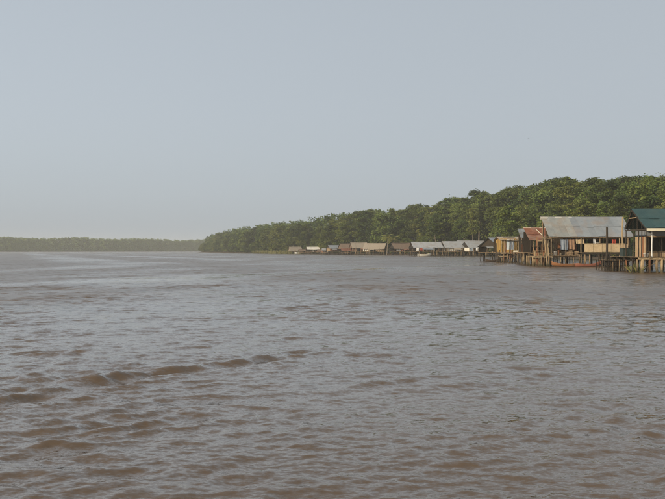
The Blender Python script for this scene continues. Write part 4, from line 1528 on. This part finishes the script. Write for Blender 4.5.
canoe('orange canoe moored under the big grey roof', (PX(566, 92.6), 92.6, 0.10), 0.03, 3.6, 0.62, 0.34, 'orange', 'orange', (0.32, 0.10))
canoe('red canoe with raised bow moored beside the orange canoe', (PX(589.3, 92.2), 92.2, 0.10), -0.02, 3.4, 0.62, 0.34, 'red', 'red', (0.05, 0.62))
canoe('small dark canoe moored by the mustard house', (PX(492.5, 129), 129.0, 0.10), 0.2, 2.6, 0.6, 0.42, 'dark_in', 'dark_in', (0.15, 0.15))
canoe('white boat drawn up before the last thatched hut', (PX(298.5, 414), 414.0, 0.35), 0.1, 4.2, 1.2, 0.9, 'white', 'white', (0.2, 0.4))
canoe('pale boat moored before the cream-walled grey hut', (PX(424.0, 261), 261.0, 0.15), 0.1, 4.6, 1.1, 0.8, 'white_wall', 'cream', (0.2, 0.5))


GL = 'washing hung at the hut row'
for mat, nm, px0, px1, D, z0, z1 in (('cloth_white', 'white', 416.5, 419, 262.2, 1.9, 3.0), ('cloth_red', 'red', 420.5, 422.5, 262.2, 2.0, 3.0), ('tarp', 'blue', 470.5, 473.5, 259.6, 1.9, 3.0), ('cloth_white', 'white', 476, 478, 259.6, 2.0, 3.0)):
    cloth('hanging_cloth', mat, nm + ' cloth hung to dry before the ' + ('cream-walled' if px0 < 450 else 'open-fronted') + ' grey-roofed hut', 'cloth', PX(px0, D), PX(px1, D), D, z0, z1, GL)
# thin mooring poles in the water before the huts
gp = random.Random(12)
for px, D in ((309, 396), (322, 380), (331, 366), (337, 364), (345, 350), (348, 351), (356, 339), (361, 338), (369, 331), (379, 330), (390, 316), (402, 314), (407, 315)):
    tp = thing('mooring_pole', 'thin mooring pole in the water before the thatched huts', 'pole', (PX(px, D), D, 0), 0, 'mooring poles before the thatched huts')
    pole(tp, 'shaft', gp.choice(('wood', 'wood_dark', 'wood_pale')), (0, 0, -1.2), (gp.uniform(-.2, .2), 0, gp.uniform(1.6, 3.6)), 0.09)
for px, D in ((412, 259), (419, 258), (431, 259), (437, 258), (446, 258), (455, 259), (461, 258), (468, 256), (474, 256), (481, 256), (486, 255)):
    tp = thing('mooring_pole', 'thin pale mooring pole in the water before the grey-roofed hut row', 'pole', (PX(px, D), D, 0), 0, 'mooring poles before the grey-roofed huts')
    pole(tp, 'shaft', gp.choice(('wood', 'wood_pale')), (0, 0, -1.2), (gp.uniform(-.2, .2), 0, gp.uniform(1.5, 2.8)), 0.085)


# tuft of weeds under the deck
def weeds(x, y, label):
    g = np.random.default_rng(8)
    V, Fc, T = [], [], []
    for _ in range(60):
        a = g.uniform(0, 6.28); h = g.uniform(0.4, 1.0); cx, cy = x + g.normal(0, 0.25), y + g.normal(0, 0.15)
        dx, dy = 0.035 * math.cos(a), 0.035 * math.sin(a); lx, ly = g.normal(0, 0.2, 2)
        i = len(V)
        V += [(cx - dx, cy - dy, -0.3), (cx + dx, cy + dy, -0.3), (cx + dx + lx, cy + dy + ly, h * 0.6), (cx + lx * 1.7, cy + ly * 1.7, h)]
        Fc.append((i, i + 1, i + 2, i + 3)); T += [g.uniform(0.3, 1)] * 4
    o = link('water_weed', leaf_mesh('water_weed', V, Fc, T, M['reed']))
    tag(o, label, 'weed')


weeds(PX(634.5, 68.5), 68.3, 'yellow-green weed growing among the stilts of the green-roofed house')


# ------------------------------------------------------------------ bird
def bird(x, y, z):
    t = thing('bird', 'small dark bird gliding over the forest', 'bird', (x, y, z), 0.5)
    t.scale = (0.62, 0.62, 0.62)
    mb = MB()
    mb.tube([(0, -0.24, 0), (0, -0.17, 0.01), (0, -0.05, 0), (0, 0.1, 0), (0, 0.28, 0.01)], [0.012, 0.035, 0.055, 0.045, 0.02], 8)
    mb.build('body', M['bird'], t, True)
    for s in (-1, 1):
        mb = MB()
        prof = [(0.03, -0.09, 0.09, 0.02), (0.25, -0.12, 0.06, 0.10), (0.52, -0.02, 0.07, 0.06)]
        for (xa, f0, b0, z0), (xb, f1, b1, z1) in zip(prof[:-1], prof[1:]):
            mb.quad((s * xa, f0, z0), (s * xb, f1, z1), (s * xb, b1, z1), (s * xa, b0, z0))
            mb.quad((s * xa, f0, z0 - 0.012), (s * xb, f1, z1 - 0.006), (s * xb, b1, z1 - 0.006), (s * xa, b0, z0 - 0.012))
        mb.build('wing', M['bird'], t)


bird(PX(528.5, 160), 160.0, PZ(138.5, 160))

# ------------------------------------------------------------------ river haze
mb = MB()
mb.box(-3500, 3500, -3450, 3450, -2.6, 33.0)
m, tt, out = newmat('river_haze')
pv = N(tt, 'ShaderNodeVolumePrincipled')
pv.inputs['Color'].default_value = (0.95, 0.97, 0.95, 1)
pv.inputs['Density'].default_value = 0.00028
pv.inputs['Anisotropy'].default_value = 0.0
tt.links.new(pv.outputs[0], out.inputs['Volume'])
o = mb.build('haze', m)
tag(o, 'thin pale haze lying over the river', 'haze', kind='stuff')
